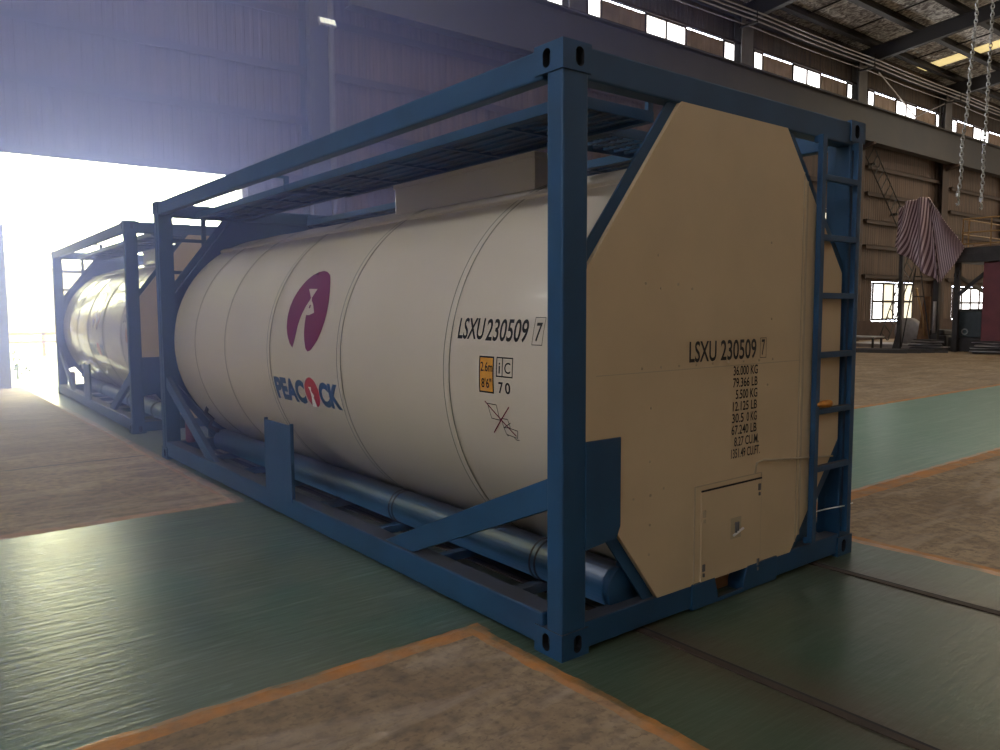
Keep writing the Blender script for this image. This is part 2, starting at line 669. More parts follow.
def casting(bm):
    """corner casting 0.162 x 0.178 x 0.118 at the origin corner, oval apertures on its x=0 and y=0 faces"""
    X1, Y1, Z1 = 0.162, 0.178, 0.118
    v = lambda *p: bm.verts.new(p)
    def face_hole(mapf, u1, holec):
        outer = [mapf(*p) for p in ((0, 0), (u1, 0), (u1, Z1), (0, Z1))]
        inner = [mapf(*p) for p in oval(holec, Z1/2, 0.024, 0.039)]
        ov = [v(*p) for p in outer]
        iv = [v(*p) for p in inner]
        es = [bm.edges.new((ov[i], ov[(i+1) % 4])) for i in range(4)]
        es += [bm.edges.new((iv[i], iv[(i+1) % len(iv)])) for i in range(len(iv))]
        bmesh.ops.triangle_fill(bm, edges=es, use_beauty=True)
        return inner
    inner = face_hole(lambda a, c: (a, 0, c), X1, 0.095)
    A = [v(*p) for p in inner]
    B = [v(p[0], 0.035, p[2]) for p in inner]
    n = len(A)
    for i in range(n):
        f = bm.faces.new((A[i], A[(i+1) % n], B[(i+1) % n], B[i]))
        f.material_index = 1
    bm.faces.new(B).material_index = 1
    inner = face_hole(lambda a, c: (0, a, c), Y1, 0.100)
    A = [v(*p) for p in inner]
    B = [v(0.035, p[1], p[2]) for p in inner]
    for i in range(n):
        f = bm.faces.new((A[i], A[(i+1) % n], B[(i+1) % n], B[i]))
        f.material_index = 1
    bm.faces.new(B).material_index = 1
    for q in (((0, 0, 0), (X1, 0, 0), (X1, Y1, 0), (0, Y1, 0)), ((0, 0, Z1), (X1, 0, Z1), (X1, Y1, Z1), (0, Y1, Z1)),
              ((X1, 0, 0), (X1, Y1, 0), (X1, Y1, Z1), (X1, 0, Z1)), ((0, Y1, 0), (X1, Y1, 0), (X1, Y1, Z1), (0, Y1, Z1))):
        bm.faces.new([v(*p) for p in q])
    bmesh.ops.remove_doubles(bm, verts=bm.verts, dist=1e-5)


def mirror(bm, mx, my):
    for v in bm.verts:
        if mx:
            v.co.x = W-v.co.x
        if my:
            v.co.y = L-v.co.y


OCT = [(0.75, 2.46), (1.63, 2.46), (2.235, 1.71), (2.245, 0.727), (1.76, 0.13), (0.625, 0.135), (0.14, 0.765), (0.14, 1.67)]


def build_container():
    root = empty('tank_container')
    bl, cr = M['blue'], M['cream']
    # frame
    for mx in (0, 1):
        for my in (0, 1):
            bm = bmesh.new()
            box(bm, 0.006, 0.150, 0.006, 0.105, 0.110, 2.480, 0.010)
            box(bm, 0.012 if my else 0.07, 0.149, 0.090, 0.15, 0.118, 2.473, 0.004)
            mirror(bm, mx, my)
            link('corner_post', bm, bl, root)
            for top in (0, 1):
                bm = bmesh.new()
                casting(bm)
                if top:
                    for v in bm.verts:
                        v.co.z = H-v.co.z
                mirror(bm, mx, my)
                link('corner_casting', bm, [bl, M['dark']], root)
    for mx in (0, 1):
        bm = bmesh.new()
        box(bm, 0.008, 0.085, 0.135, L-0.135, 2.456, 2.580, 0.010)
        mirror(bm, mx, 0)
        link('top_side_rail', bm, bl, root)
        bm = bmesh.new()
        box(bm, 0.008, 0.135, 0.135, L-0.135, 0.030, 0.178, 0.010)
        mirror(bm, mx, 0)
        link('bottom_side_rail', bm, [bl], root)
        # flanking upright plate with folded edges
        bm = bmesh.new()
        box(bm, 0.002, 0.016, 2.80, 3.26, 0.150, 0.70, 0.003)
        box(bm, 0.002, 0.028, 2.792, 2.806, 0.150, 0.712, 0.002)
        box(bm, 0.002, 0.028, 3.254, 3.268, 0.150, 0.712, 0.002)
        mirror(bm, mx, 0)
        link('side_upright_plate', bm, bl, root)
        for my in (0, 1):
            bm = bmesh.new()
            prism(bm, [(0.10, 0.785), (0.10, 0.645), (1.30, 0.150), (1.60, 0.150)] if my == 0 else
                  [(0.10, 0.865), (0.10, 0.745), (1.36, 0.150), (1.62, 0.150)], 0.028, 0.075, 'x', bev=0.004)
            mirror(bm, mx, my)
            link('diagonal_side_brace', bm, bl, root)
    for my in (0, 1):
        bm = bmesh.new()
        box(bm, 0.140, W-0.140, 0.008, 0.100, 2.450, 2.582, 0.008)
        mirror(bm, 0, my)
        link('top_end_rail', bm, bl, root)
        bm = bmesh.new()
        if my == 0:
            box(bm, 0.140, 0.90, 0.010, 0.100, 0.020, 0.140, 0.006)
            prism(bm, [(0.88, 0.010), (1.09, 0.010), (1.09, 0.05), (1.06, 0.142), (0.88, 0.142)], 0.000, 0.10, 'y', bev=0.003)
            prism(bm, [(1.31, 0.010), (1.62, 0.010), (1.62, 0.142), (1.34, 0.142), (1.31, 0.05)], 0.000, 0.10, 'y', bev=0.003)
            box(bm, 1.08, 1.32, 0.0, 0.012, 0.010, 0.030)
            box(bm, 1.05, 1.34, 0.10, 0.115, 0.016, 0.17, mi=1)
            box(bm, 1.60, W-0.140, 0.010, 0.100, 0.020, 0.140, 0.006)
            link('bottom_end_rail', bm, [bl, M['ochre']], root)
        else:
            box(bm, 0.160, W-0.160, 0.012, 0.100, 0.030, 0.160, 0.006)
            mirror(bm, 0, my)
            link('bottom_end_rail', bm, bl, root)
        # four diagonal corner braces around the octagonal end
        for (a, c) in (((0.79, 2.47), (0.16, 1.66)), ((1.60, 2.47), (2.29, 1.64)), ((0.16, 0.77), (0.65, 0.13)), ((2.29, 0.74), (1.74, 0.13))):
            bm = bmesh.new()
            n = Vector((c[0]-a[0], c[1]-a[1])).normalized()
            o = Vector((-n.y, n.x))
            mid = Vector(((a[0]+c[0])/2-TX, (a[1]+c[1])/2-1.3))
            if o.dot(mid) < 0:
                o = -o
            a2, c2 = Vector(a)-n*0.0, Vector(c)+n*0.0
            prism(bm, [a2, c2, c2+o*0.075, a2+o*0.075], 0.030, 0.042, 'y')
            prism(bm, [a2, c2, c2+o*0.012, a2+o*0.012], 0.030, 0.105, 'y')
            mirror(bm, 0, my)
            link('end_corner_brace', bm, bl, root)
        # blue octagonal backing plate that carries the tank
        bm = bmesh.new()
        prism(bm, [(x+(0.015 if x < TX else -0.015), z) for x, z in OCT], 0.046, 0.066, 'y')
        mirror(bm, 0, my)
        link('end_backing_plate', bm, bl, root)
    for my, (x0, x1) in ((0, (0.140, 0.358)), (1, (2.08, 2.298))):
        bm = bmesh.new()
        prism(bm, [(0.140, 0.462), (0.335, 0.520-0.035), (0.358, 0.535), (0.358, 0.938), (0.140, 0.938)], 0.0, 0.018, 'y', bev=0.002)
        if my:
            for v in bm.verts:
                v.co.x, v.co.y = W-v.co.x, L-v.co.y
        link('post_gusset_plate', bm, bl, root)
        if my == 0:
            bm = bmesh.new()
            prism(bm, [(0.140, 0.442), (0.335, 0.485), (0.358, 0.535), (0.358, 0.938), (0.140, 0.938)], L-0.018, L, 'y')
            link('post_gusset_plate', bm, bl, root)
    # cream end panel with its crease, access door and lettering
    rv = random.Random(3)
    bm = bmesh.new()
    prism(bm, OCT, 0.008, 0.044, 'y', bev=0.003)
    box(bm, 1.800, 1.806, 0.005, 0.009, 0.185, 2.245, mi=1)
    box(bm, 1.828, 1.846, 0.005, 0.009, 0.22, 2.20, mi=1)
    box(bm, 0.205, 1.80, 0.0062, 0.009, 1.215, 1.219, mi=1)
    spots = [(0.50+0.13*i, 1.235) for i in range(9)] + [(0.56, 0.80), (0.56, 0.64), (0.45, 0.64), (0.56, 0.50), (0.56, 0.36), (0.60, 1.75),
             (0.52, 1.62), (0.62, 1.60), (0.74, 1.62), (0.85, 1.60), (1.50, 1.85), (1.52, 1.45), (1.50, 1.1), (0.56, 1.05), (0.66, 0.66)]
    for x, z in spots:
        tube(bm, [(x+rv.uniform(-.01, .01), 0.0060, z), (x, 0.010, z)], 0.0065, 8, mi=1)
    pan = link('end_panel', bm, [M['cream_flat'], M['cream_line']], root)
    pan['label'] = 'matt cream octagonal end panel'
    pan_door = part('access_door', lambda bm: (box(bm, 0.945, 1.455, 0.001, 0.0095, 0.135, 0.60, 0.002)), M['cream_flat'], pan)
    bm = bmesh.new()
    for a in ((0.892, 1.458, 0.628, 0.632), (0.892, 0.898, 0.135, 0.632), (1.456, 1.462, 0.115, 0.632)):
        box(bm, a[0], a[1], 0.0045, 0.010, a[2], a[3])
    link('door_outline', bm, M['cream_line'], pan_door)
    bm = bmesh.new()
    box(bm, 0.943, 1.457, 0.0, 0.005, 0.598, 0.606)
    link('door_top_lip', bm, M['dark'], pan_door)
    for (x, z) in ((1.435, 0.56), (1.435, 0.15), (0.965, 0.215), (0.965, 0.49)):
        bm = bmesh.new()
        box(bm, x-0.010, x+0.010, -0.004, 0.004, z-0.022, z+0.014, 0.002, mi=(1 if z == 0.49 else 0))
        box(bm, x-0.006, x+0.006, -0.005, 0.004, z-0.050, z-0.032, 0.001, mi=(1 if z == 0.49 else 0))
        link('hinge', bm, [M['colm'], M['cream_line']], pan_door)
    bm = bmesh.new()
    box(bm, 1.185, 1.275, -0.001, 0.003, 0.315, 0.425, 0.001)
    tube(bm, [(1.20, -0.008, 0.335), (1.285, -0.008, 0.36)], 0.006, 8, mi=1)
    tube(bm, [(1.225, -0.005, 0.40), (1.225, -0.005, 0.345)], 0.007, 8, mi=2)
    tube(bm, [(1.245, -0.005, 0.40), (1.245, -0.005, 0.35)], 0.005, 8, mi=2)
    link('door_latch', bm, [M['cream_line'], M['whitev'], M['colm']], pan_door)
    bm = bmesh.new()
    tube(bm, [(1.385, -0.004, 0.635), (1.395, -0.006, 0.69), (1.46, -0.006, 0.70), (1.70, -0.006, 0.675), (1.95, -0.004, 0.655), (2.17, -0.004, 0.635)], 0.005, 8)
    link('thin_conduit', bm, M['cream_line'], pan)
    # lettering on the end panel
    bm = fit_text('LSXU', 0.833, 1.045, 1.250, 0.098, 0.015)
    merge(bm, fit_text('230509', 1.080, 1.385, 1.250, 0.098, 0.015))
    merge(bm, fit_text('7', 1.432, 1.462, 1.262, 0.082, 0.012))
    on_panel(bm, 0.0055)
    link('container_number', bm, M['black'], pan)
    bm = bmesh.new()
    frame_rect(bm, 1.418, 1.476, 1.246, 1.352, 0.003)
    on_panel(bm, 0.0055)
    link('check_digit_box', bm, M['black'], pan)
    lines = [('36.000 KG', 1.190, 1.402), ('79.366 LB', 1.188, 1.402), ('5.500 KG', 1.213, 1.402), ('12.125 LB', 1.190, 1.402), ('30.5', 1.185, 1.285), ('0 KG', 1.312, 1.402),
             ('67.240 LB', 1.183, 1.402), ('8.27 CU.M.', 1.208, 1.425), ('1351.49 CU.FT.', 1.183, 1.438)]
    rows = (0, 1, 2, 3, 4, 4, 5, 6, 7)
    for i, (t, a, c) in zip(rows, lines):
        bm = fit_text(t, a, c, 1.166-i*0.0612, 0.047, 0.012)
        on_panel(bm, 0.0055)
        link('weight_line', bm, M['black'], pan)
    # ladder on the near end, and its twin on the far end
    for my in (0, 1):
        lad = empty('ladder')
        lad.parent = root
        for x in (1.932, 2.318):
            bm = bmesh.new()
            box(bm, x-0.022, x+0.022, -0.036, -0.004, 0.16, 2.46, 0.004)
            if my:
                mirror(bm, 1, 1)
            link('stile', bm, bl, lad)
        for z in (0.585, 0.918, 1.24, 1.575, 1.90, 2.23):
            bm = bmesh.new()
            box(bm, 1.932, 2.318, -0.036, -0.004, z-0.017, z+0.017, 0.004)
            if my:
                mirror(bm, 1, 1)
            link('rung', bm, bl, lad)
        for z, x in ((2.44, 1.932), (2.44, 2.318), (0.175, 1.932), (0.175, 2.318)):
            bm = bmesh.new()
            if True:
                box(bm, x-0.018, x+0.018, -0.006, 0.02, z-0.02, z+0.015)
            if my:
                mirror(bm, 1, 1)
            link('bracket', bm, bl, lad)
    # tank barrel
    prof = [(0.067, 0.0), (0.067, 0.98), (0.075, 1.04), (0.10, 1.085), (0.14, TR), (0.6, TR)]
    prof += [(y, TR) for y in (1.2, 2.0, 3.0, 4.0, 5.0, 5.86)] + [(5.92, TR-0.010), (5.96, TR-0.035), (5.985, TR-0.08), (5.988, 0.0)]
    tank = part('tank_barrel', lambda bm: lathe_y(bm, prof, TX, TZ, 160), cr, root, 'glossy cream insulated tank barrel')
    for y, dbl in ((1.012, 1), (2.245, 1), (3.416, 1), (4.385, 0), (5.20, 0)):
        bm = bmesh.new()
        wd = 0.026 if dbl else 0.014
        lathe_y(bm, [(y-wd, TR+0.0015), (y-wd+0.004, TR+0.004), (y+wd-0.004, TR+0.004), (y+wd, TR+0.0015)], TX, TZ, 160)
        for s in ((-wd, wd) if dbl else (-wd*0.5, wd*0.6)):
            lathe_y(bm, [(y+s-0.0035, TR+0.003), (y+s, TR+0.0055), (y+s+0.0035, TR+0.003)], TX, TZ, 160, mi=1)
        link('cladding_band', bm, [cr, M['groove']], tank)
    # raised cream strip running along the shoulder, and the valve box on top
    for sgn in (1, -1):
        bm = bmesh.new()
        a = math.radians(59)
        px, pz = TX-sgn*(TR+0.004)*math.cos(a), TZ+(TR+0.004)*math.sin(a)
        beam(bm, (px, 0.16, pz), (px, 5.93, pz), 0.050, 0.030, up=(-sgn*math.cos(a), 0, math.sin(a)), bev=0.008)
        link('shoulder_strip', bm, M['cream'], tank)
    vb = part('valve_box', lambda bm: box(bm, 0.80, 1.14, 1.10, 2.66, 2.00, 2.395, 0.006), cr, root, 'cream box over the manway')
    part('box_lid', lambda bm: box(bm, 0.790, 1.150, 1.090, 2.670, 2.380, 2.412, 0.005), cr, vb)
    # side pipes under the tank
    for mx in (0, 1):
        bm = bmesh.new()
        prof2 = [(0.075, 0.0), (0.075, 0.106), (0.080, 0.112), (0.120, 0.112), (0.122, 0.106), (5.55, 0.106), (5.56, 0.0)]
        lathe_y(bm, prof2, 0.47, 0.200, 32)
        mirror(bm, mx, 0)
        pp = link('side_pipe', bm, bl, root)
        for y in (0.62, 2.05, 4.0):
            bm = bmesh.new()
            for s in (-0.02, 0.02):
                lathe_y(bm, [(y+s-0.006, 0.106), (y+s, 0.114), (y+s+0.006, 0.106)], 0.47, 0.200, 32)
            mirror(bm, mx, 0)
            link('pipe_clamp', bm, M['dsteel'], pp)
        bm = bmesh.new()
        box(bm, 0.44, 0.53, 0.080, 0.105, 0.29, 0.325, 0.004)
        mirror(bm, mx, 0)
        link('pipe_bracket', bm, bl, pp)
    # floor cross members and central saddles
    for y in (0.62, 1.32, 2.05, 2.90, 3.75, 4.45, 5.30):
        bm = bmesh.new()
        box(bm, 0.13, W-0.13, y-0.03, y+0.03, 0.045, 0.095, 0.004)
        link('cross_member', bm, M['blue_dull'], root)
    for x in (0.70, W-0.70):
        bm = bmesh.new()
        box(bm, x-0.03, x+0.03, 0.10, L-0.10, 0.095, 0.20, 0.005)
        link('saddle_beam', bm, M['blue_dull'], root)
    # walkways of open grating between side members
    def walkway(name, x0, x1, y0, y1, z0=2.450, z1=2.505, pitch=0.030):
        wk = empty(name)
        wk.parent = root
        bm = bmesh.new()
        t = 0.012
        for x in (x0, x1-t):
            box(bm, x, x+t, y0, y1, z0, z1, 0.002)
        box(bm, x0, x0+0.045, y0, y1, z0, z0+0.006)
        box(bm, x1-0.045, x1, y0, y1, z0, z0+0.006)
        for y in (y0, y1-t):
            box(bm, x0, x1, y, y+t, z0, z1, 0.002)
        y = y0+0.6
        while y < y1-0.2:
            box(bm, x0, x1, y, y+0.03, z0+0.012, z0+0.03)
            y += 0.62
        link('walkway_frame', bm, bl, wk)
        bm = bmesh.new()
        n = int((y1-y0)/pitch)
        for i in range(1, n):
            y = y0+(y1-y0)*i/n
            box(bm, x0+t, x1-t, y-0.012, y+0.012, z0+0.030, z0+0.044)
        k = int((x1-x0)/0.09)
        for i in range(1, k):
            x = x0+(x1-x0)*i/k
            box(bm, x-0.012, x+0.012, y0+t, y1-t, z0+0.018, z0+0.036)
        link('grating', bm, M['blue_dull'], wk)
    walkway('walkway', 0.385, 0.945, 0.34, 3.66)
    walkway('walkway', 0.385, 0.900, 3.68, 5.93)
    walkway('walkway', 1.60, 2.08, 0.34, 5.93)
    walkway('walkway', 0.950, 1.595, 0.66, 1.06, pitch=0.045)
    for (x, y) in ((0.93, 0.36), (0.40, 3.67), (1.62, 0.36), (0.93, 5.90), (1.62, 5.90)):
        bm = bmesh.new()
        box(bm, x-0.02, x+0.02, y-0.012, y+0.012, 2.452, 2.575, 0.003)
        yy = (0.09, y) if y < 1 else ((y, 5.97) if y > 5 else None)
        if yy:
            box(bm, x-0.02, x+0.02, yy[0], yy[1], 2.552, 2.575)
        else:
            box(bm, 0.05, x, y-0.012, y+0.012, 2.552, 2.575)
        link('walkway_hanger', bm, bl, root)
    # ---- art on the tank flank
    maroon = [(-2.804, .644), (-2.735, .632), (-2.66, .60), (-2.600, .54), (-2.548, .47), (-2.510, .40), (-2.492, .33), (-2.495, .26), (-2.522, .19), (-2.565, .13),
              (-2.615, .09), (-2.670, .055), (-2.715, .045), (-2.75, .065), (-2.776, .12), (-2.793, .17), (-2.803, .23), (-2.812, .30), (-2.760, .300), (-2.690, .318),
              (-2.715, .347), (-2.745, .38), (-2.783, .405), (-2.798, .43), (-2.760, .495), (-2.905, .500), (-2.815, .43), (-2.818, .41),
              (-2.85, .37), (-2.888, .30), (-2.912, .23), (-2.928, .16), (-2.95, .10), (-2.972, .062), (-3.02, .09), (-3.07, .145), (-3.105, .21), (-3.124, .29),
              (-3.125, .36), (-3.110, .43), (-3.075, .50), (-3.02, .57), (-2.95, .615), (-2.88, .638)]
    bm = bmesh.new()
    poly(bm, maroon)
    wrap(bm, 0.003)
    link('oval_emblem', bm, M['maroon'], tank)
    bm = bmesh.new()
    poly(bm, [(-2.795, .350), (-2.770, .350), (-2.772, .372), (-2.79, .376)])
    wrap(bm, 0.0045)
    link('emblem_eye', bm, M['maroon'], tank)
    for tx, a, c, z in (('PEAC', -3.365, -2.835, -0.330), ('CK', -2.600, -2.290, -0.322)):
        bm = fit_text(tx, a, c, z, 0.155, 0.055)
        wrap(bm, 0.003)
        link('peacock_lettering', bm, M['navy'], tank)
    bm = bmesh.new()
    pts = [(-2.715+0.112*math.cos(a), -0.245+0.110*math.sin(a)) for a in [2*PI*i/36 for i in range(36)]]
    poly(bm, pts)
    wrap(bm, 0.003)
    link('letter_oval', bm, M['red'], tank)
    bm = bmesh.new()
    poly(bm, [(-2.765, -0.352), (-2.735, -0.275), (-2.738, -0.235), (-2.755, -0.205), (-2.715, -0.205), (-2.722, -0.235), (-2.690, -0.265), (-2.705, -0.28), (-2.690, -0.352)])
    wrap(bm, 0.0045)
    link('letter_bird', bm, M['whitev'], tank)
    bm = fit_text('LSXU', -0.928, -0.712, 0.186, 0.105, 0.015)
    merge(bm, fit_text('230509', -0.692, -0.376, 0.182, 0.105, 0.015))
    merge(bm, fit_text('7', -0.322, -0.283, 0.188, 0.085, 0.012))
    wrap(bm, 0.003)
    link('container_number', bm, M['black'], tank)
    bm = bmesh.new()
    frame_rect(bm, -0.340, -0.268, 0.168, 0.298, 0.003)
    wrap(bm, 0.003)
    link('check_digit_box', bm, M['black'], tank)
    bm = bmesh.new()
    poly(bm, [(-0.720, -0.070), (-0.612, -0.070), (-0.612, 0.098), (-0.720, 0.098)])
    wrap(bm, 0.002)
    pl = link('height_plate', bm, M['orange'], tank)
    bm = bmesh.new()
    frame_rect(bm, -0.725, -0.607, -0.076, 0.104, 0.008)
    merge(bm, fit_text('2.6m', -0.712, -0.618, 0.030, 0.045, 0.012))
    merge(bm, fit_text('8\'6"', -0.705, -0.625, -0.050, 0.045, 0.012))
    wrap(bm, 0.0035)
    link('height_lettering', bm, M['black'], tank)
    bm = bmesh.new()
    frame_rect(bm, -0.588, -0.462, 0.008, 0.104, 0.006)
    frame_rect(bm, -0.588, -0.538, 0.008, 0.104, 0.006)
    merge(bm, fit_text('i', -0.569, -0.559, 0.026, 0.055, 0.01))
    merge(bm, fit_text('C', -0.525, -0.480, 0.028, 0.052, 0.005))
    merge(bm, fit_text('7', -0.570, -0.535, -0.068, 0.052, 0.02))
    merge(bm, fit_text('0', -0.520, -0.480, -0.068, 0.052, 0.02))
    wrap(bm, 0.003)
    link('code_lettering', bm, M['black'], tank)
    bm = bmesh.new()
    t = 0.004
    P = lambda u, v: (-0.700+(u-200)*0.00152, -0.118-(v-480)*0.00102)
    quads = [[(222, 490), (268, 492), (278, 565), (235, 562)]]
    lines2 = [[(285, 555), (318, 555), (325, 595), (292, 600), (285, 555)], [(292, 600), (300, 632), (352, 642), (360, 605), (322, 598)],
              [(292, 600), (330, 570)], [(335, 640), (345, 652), (360, 650)], [(300, 632), (308, 640)]]
    for qd in quads:
        for i in range(4):
            stroke(bm, P(*qd[i]), P(*qd[(i+1) % 4]), t)
    for ln in lines2:
        for a, c in zip(ln, ln[1:]):
            stroke(bm, P(*a), P(*c), t)
    wrap(bm, 0.003)
    link('handling_pictogram', bm, M['black'], tank)
    bm = bmesh.new()
    stroke(bm, P(210, 480), P(350, 632), 0.006)
    stroke(bm, P(333, 493), P(235, 635), 0.006)
    wrap(bm, 0.0045)
    link('pictogram_cross', bm, M['maroon'], tank)
    # red canister and hose by the rear corner
    bm = bmesh.new()
    tube(bm, [(0.20, 5.74, 0.178), (0.20, 5.74, 0.20), (0.20, 5.74, 0.38), (0.20, 5.74, 0.41)], [0.04, 0.05, 0.05, 0.035], 20)
    link('canister', bm, M['redbox'], root, )['label'] = 'dull red canister'
    bm = bmesh.new()
    tube(bm, [(0.30, 5.60, 0.62), (0.33, 5.56, 0.56), (0.31, 5.60, 0.48), (0.36, 5.54, 0.42), (0.34, 5.58, 0.34), (0.40, 5.5, 0.30)], 0.022, 10)
    link('valve_hose', bm, M['dsteel'], root)
    bm = bmesh.new()
    tube(bm, [(2.10, 0.05, 0.30), (2.12, 0.0, 0.322), (2.30, -0.02, 0.318), (2.425, -0.004, 0.312)], 0.004, 6)
    link('cable_tie', bm, M['whitev'], root, )['label'] = 'thin white tie'
    return root


c1 = build_container()
tag(c1, 'large blue framed cream tank container numbered LSXU 230509 7, nearest the camera', 'tank container', 'tank containers on the painted floor')


def copy_tree(o, parent=None):
    c = o.copy()
    COL.objects.link(c)
    c.parent = parent
    for ch in list(o.children):
        copy_tree(ch, c)
    return c


c2 = copy_tree(c1)
c2.location = (0.134, 7.849, 0)
c2.rotation_euler = (0, 0, -0.0231)
tag(c2, 'second tank container farther back, behind the near one and beside the open gate', 'tank container', 'tank containers on the painted floor')

bm = bmesh.new()
tube(bm, [(1.93, -0.03, 0.960), (1.97, -0.045, 0.962), (2.03, -0.048, 0.962), (2.07, -0.03, 0.960), (2.09, -0.015, 0.958)], [0.010, 0.020, 0.022, 0.018, 0.008], 10)
tube(bm, [(1.975, -0.055, 0.955), (2.01, -0.060, 0.968), (2.035, -0.055, 0.955)], [0.008, 0.016, 0.008], 8)
tag(link('work_glove', bm, mat('orange_cloth', (0.55, 0.22, 0.03), 0.8, noise=0.3, nscale=40)), 'crumpled orange glove lying on a ladder rung of the near container', 'glove')

# ------------------------------------------------------------------ hall shell
YW = 15.8
bm = bmesh.new()
vs = [bm.verts.new(p) for p in ((-14, -16, 0), (60, -16, 0), (60, YW, 0), (-14, YW, 0))]
bm.faces.new(vs)
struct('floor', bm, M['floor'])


def corr(bm, x0, x1, z0, z1, y, pitch=0.21, depth=0.011, mi=0):
    """trapezoid-profile sheet standing in the plane y, ribs vertical"""
    n = max(1, int(round((x1-x0)/pitch)))
    p = (x1-x0)/n
    xs = []
    for i in range(n):
        a = x0+i*p
        xs += [(a, 0), (a+p*0.56, 0), (a+p*0.66, 1), (a+p*0.90, 1)]
    xs.append((x1, 0))
    A = [bm.verts.new((x, y-depth*k, z0)) for x, k in xs]
    B = [bm.verts.new((x, y-depth*k, z1)) for x, k in xs]
    for i in range(len(A)-1):
        f = bm.faces.new((A[i], A[i+1], B[i+1], B[i]))
        f.material_index = mi
    # closing back sheet gives it real thickness
    q = [bm.verts.new(v) for v in ((x0, y+0.06, z0), (x1, y+0.06, z0), (x1, y+0.06, z1), (x0, y+0.06, z1))]
    bm.faces.new(q).material_index = mi


DX0, DX1, DZ = -0.26, 4.50, 4.63
BAYX = [-11.1, -2.3, 6.55, 15.3, 24.2, 33.05, 42.0, 50.9]
COLX = [-10.9, -2.3, 6.36, 14.9, 23.62, 32.27, 41.03, 49.7]
bm = bmesh.new()
corr(bm, -14, DX0-0.45, 0, 10.15, YW)
corr(bm, DX0-0.45, DX1, DZ+0.03, 10.15, YW)
corr(bm, DX1, 34.45, 0.9, 10.15, YW)
corr(bm, 38.80, 43.3, 0.9, 10.15, YW)
corr(bm, 34.45, 38.80, 2.74, 10.15, YW)
corr(bm, 43.3, 48.2, 2.66, 10.15, YW)
corr(bm, 48.2, 60, 0.9, 10.15, YW)
# plinth under the sheets
for a, c, z in ((DX1, 34.45, 0.9), (34.45, 38.80, 0.86), (38.80, 43.3, 0.9), (43.3, 48.2, 0.86), (48.2, 60, 0.9)):
    box(bm, a, c, YW-0.06, YW+0.2, 0, z, mi=1)
# sheet above the window band
corr(bm, -14, 60, 11.40, 13.2, YW, mi=2)
# panels between the panes of the window band
WINS = []
for i, cx in enumerate(BAYX[:-1]):
    if cx < 6:
        corr(bm, cx-0.35, BAYX[i+1], 10.15, 11.40, YW)
        continue
    cuts = [cx+v for v in (0.35, 1.0, 3.08, 5.22, 7.38, 8.35)]
    for j in (1, 3):
        corr(bm, cuts[j], cuts[j+1], 10.15, 11.32, YW, pitch=0.5, depth=0.02, mi=3)
    for j in (0, 2, 4):
        WINS.append((cuts[j], cuts[j+1]))
corr(bm, -14, -11.4, 10.15, 11.40, YW)
corr(bm, 50.5, 60, 10.15, 11.40, YW)
for cx in BAYX:
    box(bm, cx-0.35, cx+0.35, YW-0.01, YW+0.1, 10.15, 11.4)
struct('wall_back', bm, [M['wall'], M['brick'], M['wall2'], mat('backlit_tan_sheet', (0.42, 0.30, 0.22), 0.6, noise=0.3, nscale=1.5)])  # last sheet's lighter tan stands in for daylight through the panels

wn = 0


def window(x0, x1, z0, z1, nx, nz, mats, y=YW, fr=0.05):
    global wn
    wn += 1
    root = empty('window_%d' % wn, (0, 0, 0))
    root['kind'] = 'structure'
    bm = bmesh.new()
    box(bm, x0, x1, y-0.05, y+0.03, z0, z0+fr)
    box(bm, x0, x1, y-0.05, y+0.03, z1-fr, z1)
    for i in range(nx+1):
        x = x0+(x1-x0)*i/nx
        x = min(max(x, x0+fr/2), x1-fr/2)
        box(bm, x-fr/2, x+fr/2, y-0.05, y+0.03, z0, z1)
    for i in range(1, nz):
        z = z0+(z1-z0)*i/nz
        box(bm, x0, x1, y-0.04, y+0.03, z-fr/2, z+fr/2)
    link('window_frame', bm, M['girt'], root)
    bm = bmesh.new()
    n = 0
    for i in range(nx):
        xa, xb = x0+(x1-x0)*i/nx, x0+(x1-x0)*(i+1)/nx
        for j in range(nz):
            za, zb = z0+(z1-z0)*j/nz, z0+(z1-z0)*(j+1)/nz
            box(bm, xa, xb, y+0.005, y+0.015, za, zb, mi=mats[(i, j)] if (i, j) in mats else 0)
    link('window_pane', bm, [M['winpane'], M['winpane_y'], M['wall2']], root)


for a, c in WINS:
    window(a, c, 10.15, 11.36, 2 if c-a > 1.5 else 1, 1, {})
window(34.5, 38.75, 0.90, 2.72, 4, 2, {(1, 0): 1, (3, 0): 1, (3, 1): 1, (1, 1): 1}, fr=0.10)
window(43.35, 48.15, 0.90, 2.62, 4, 2, {}, fr=0.11)
window(29.8, 30.7, 4.9, 5.85, 1, 1, {(0, 0): 1}, y=YW-0.06)

# window sill rail over the band
t = 0
def trim(fn, mats, label=None):
    global t
    t += 1
    bm = bmesh.new()
    fn(bm)
    return struct('trim_%d' % t, bm, mats)


trim(lambda bm: box(bm, -14, 60, YW-0.12, YW, 11.36, 11.44), M['girt'])
trim(lambda bm: box(bm, -14, 60, YW-0.16, YW, 10.05, 10.15), M['girt'])
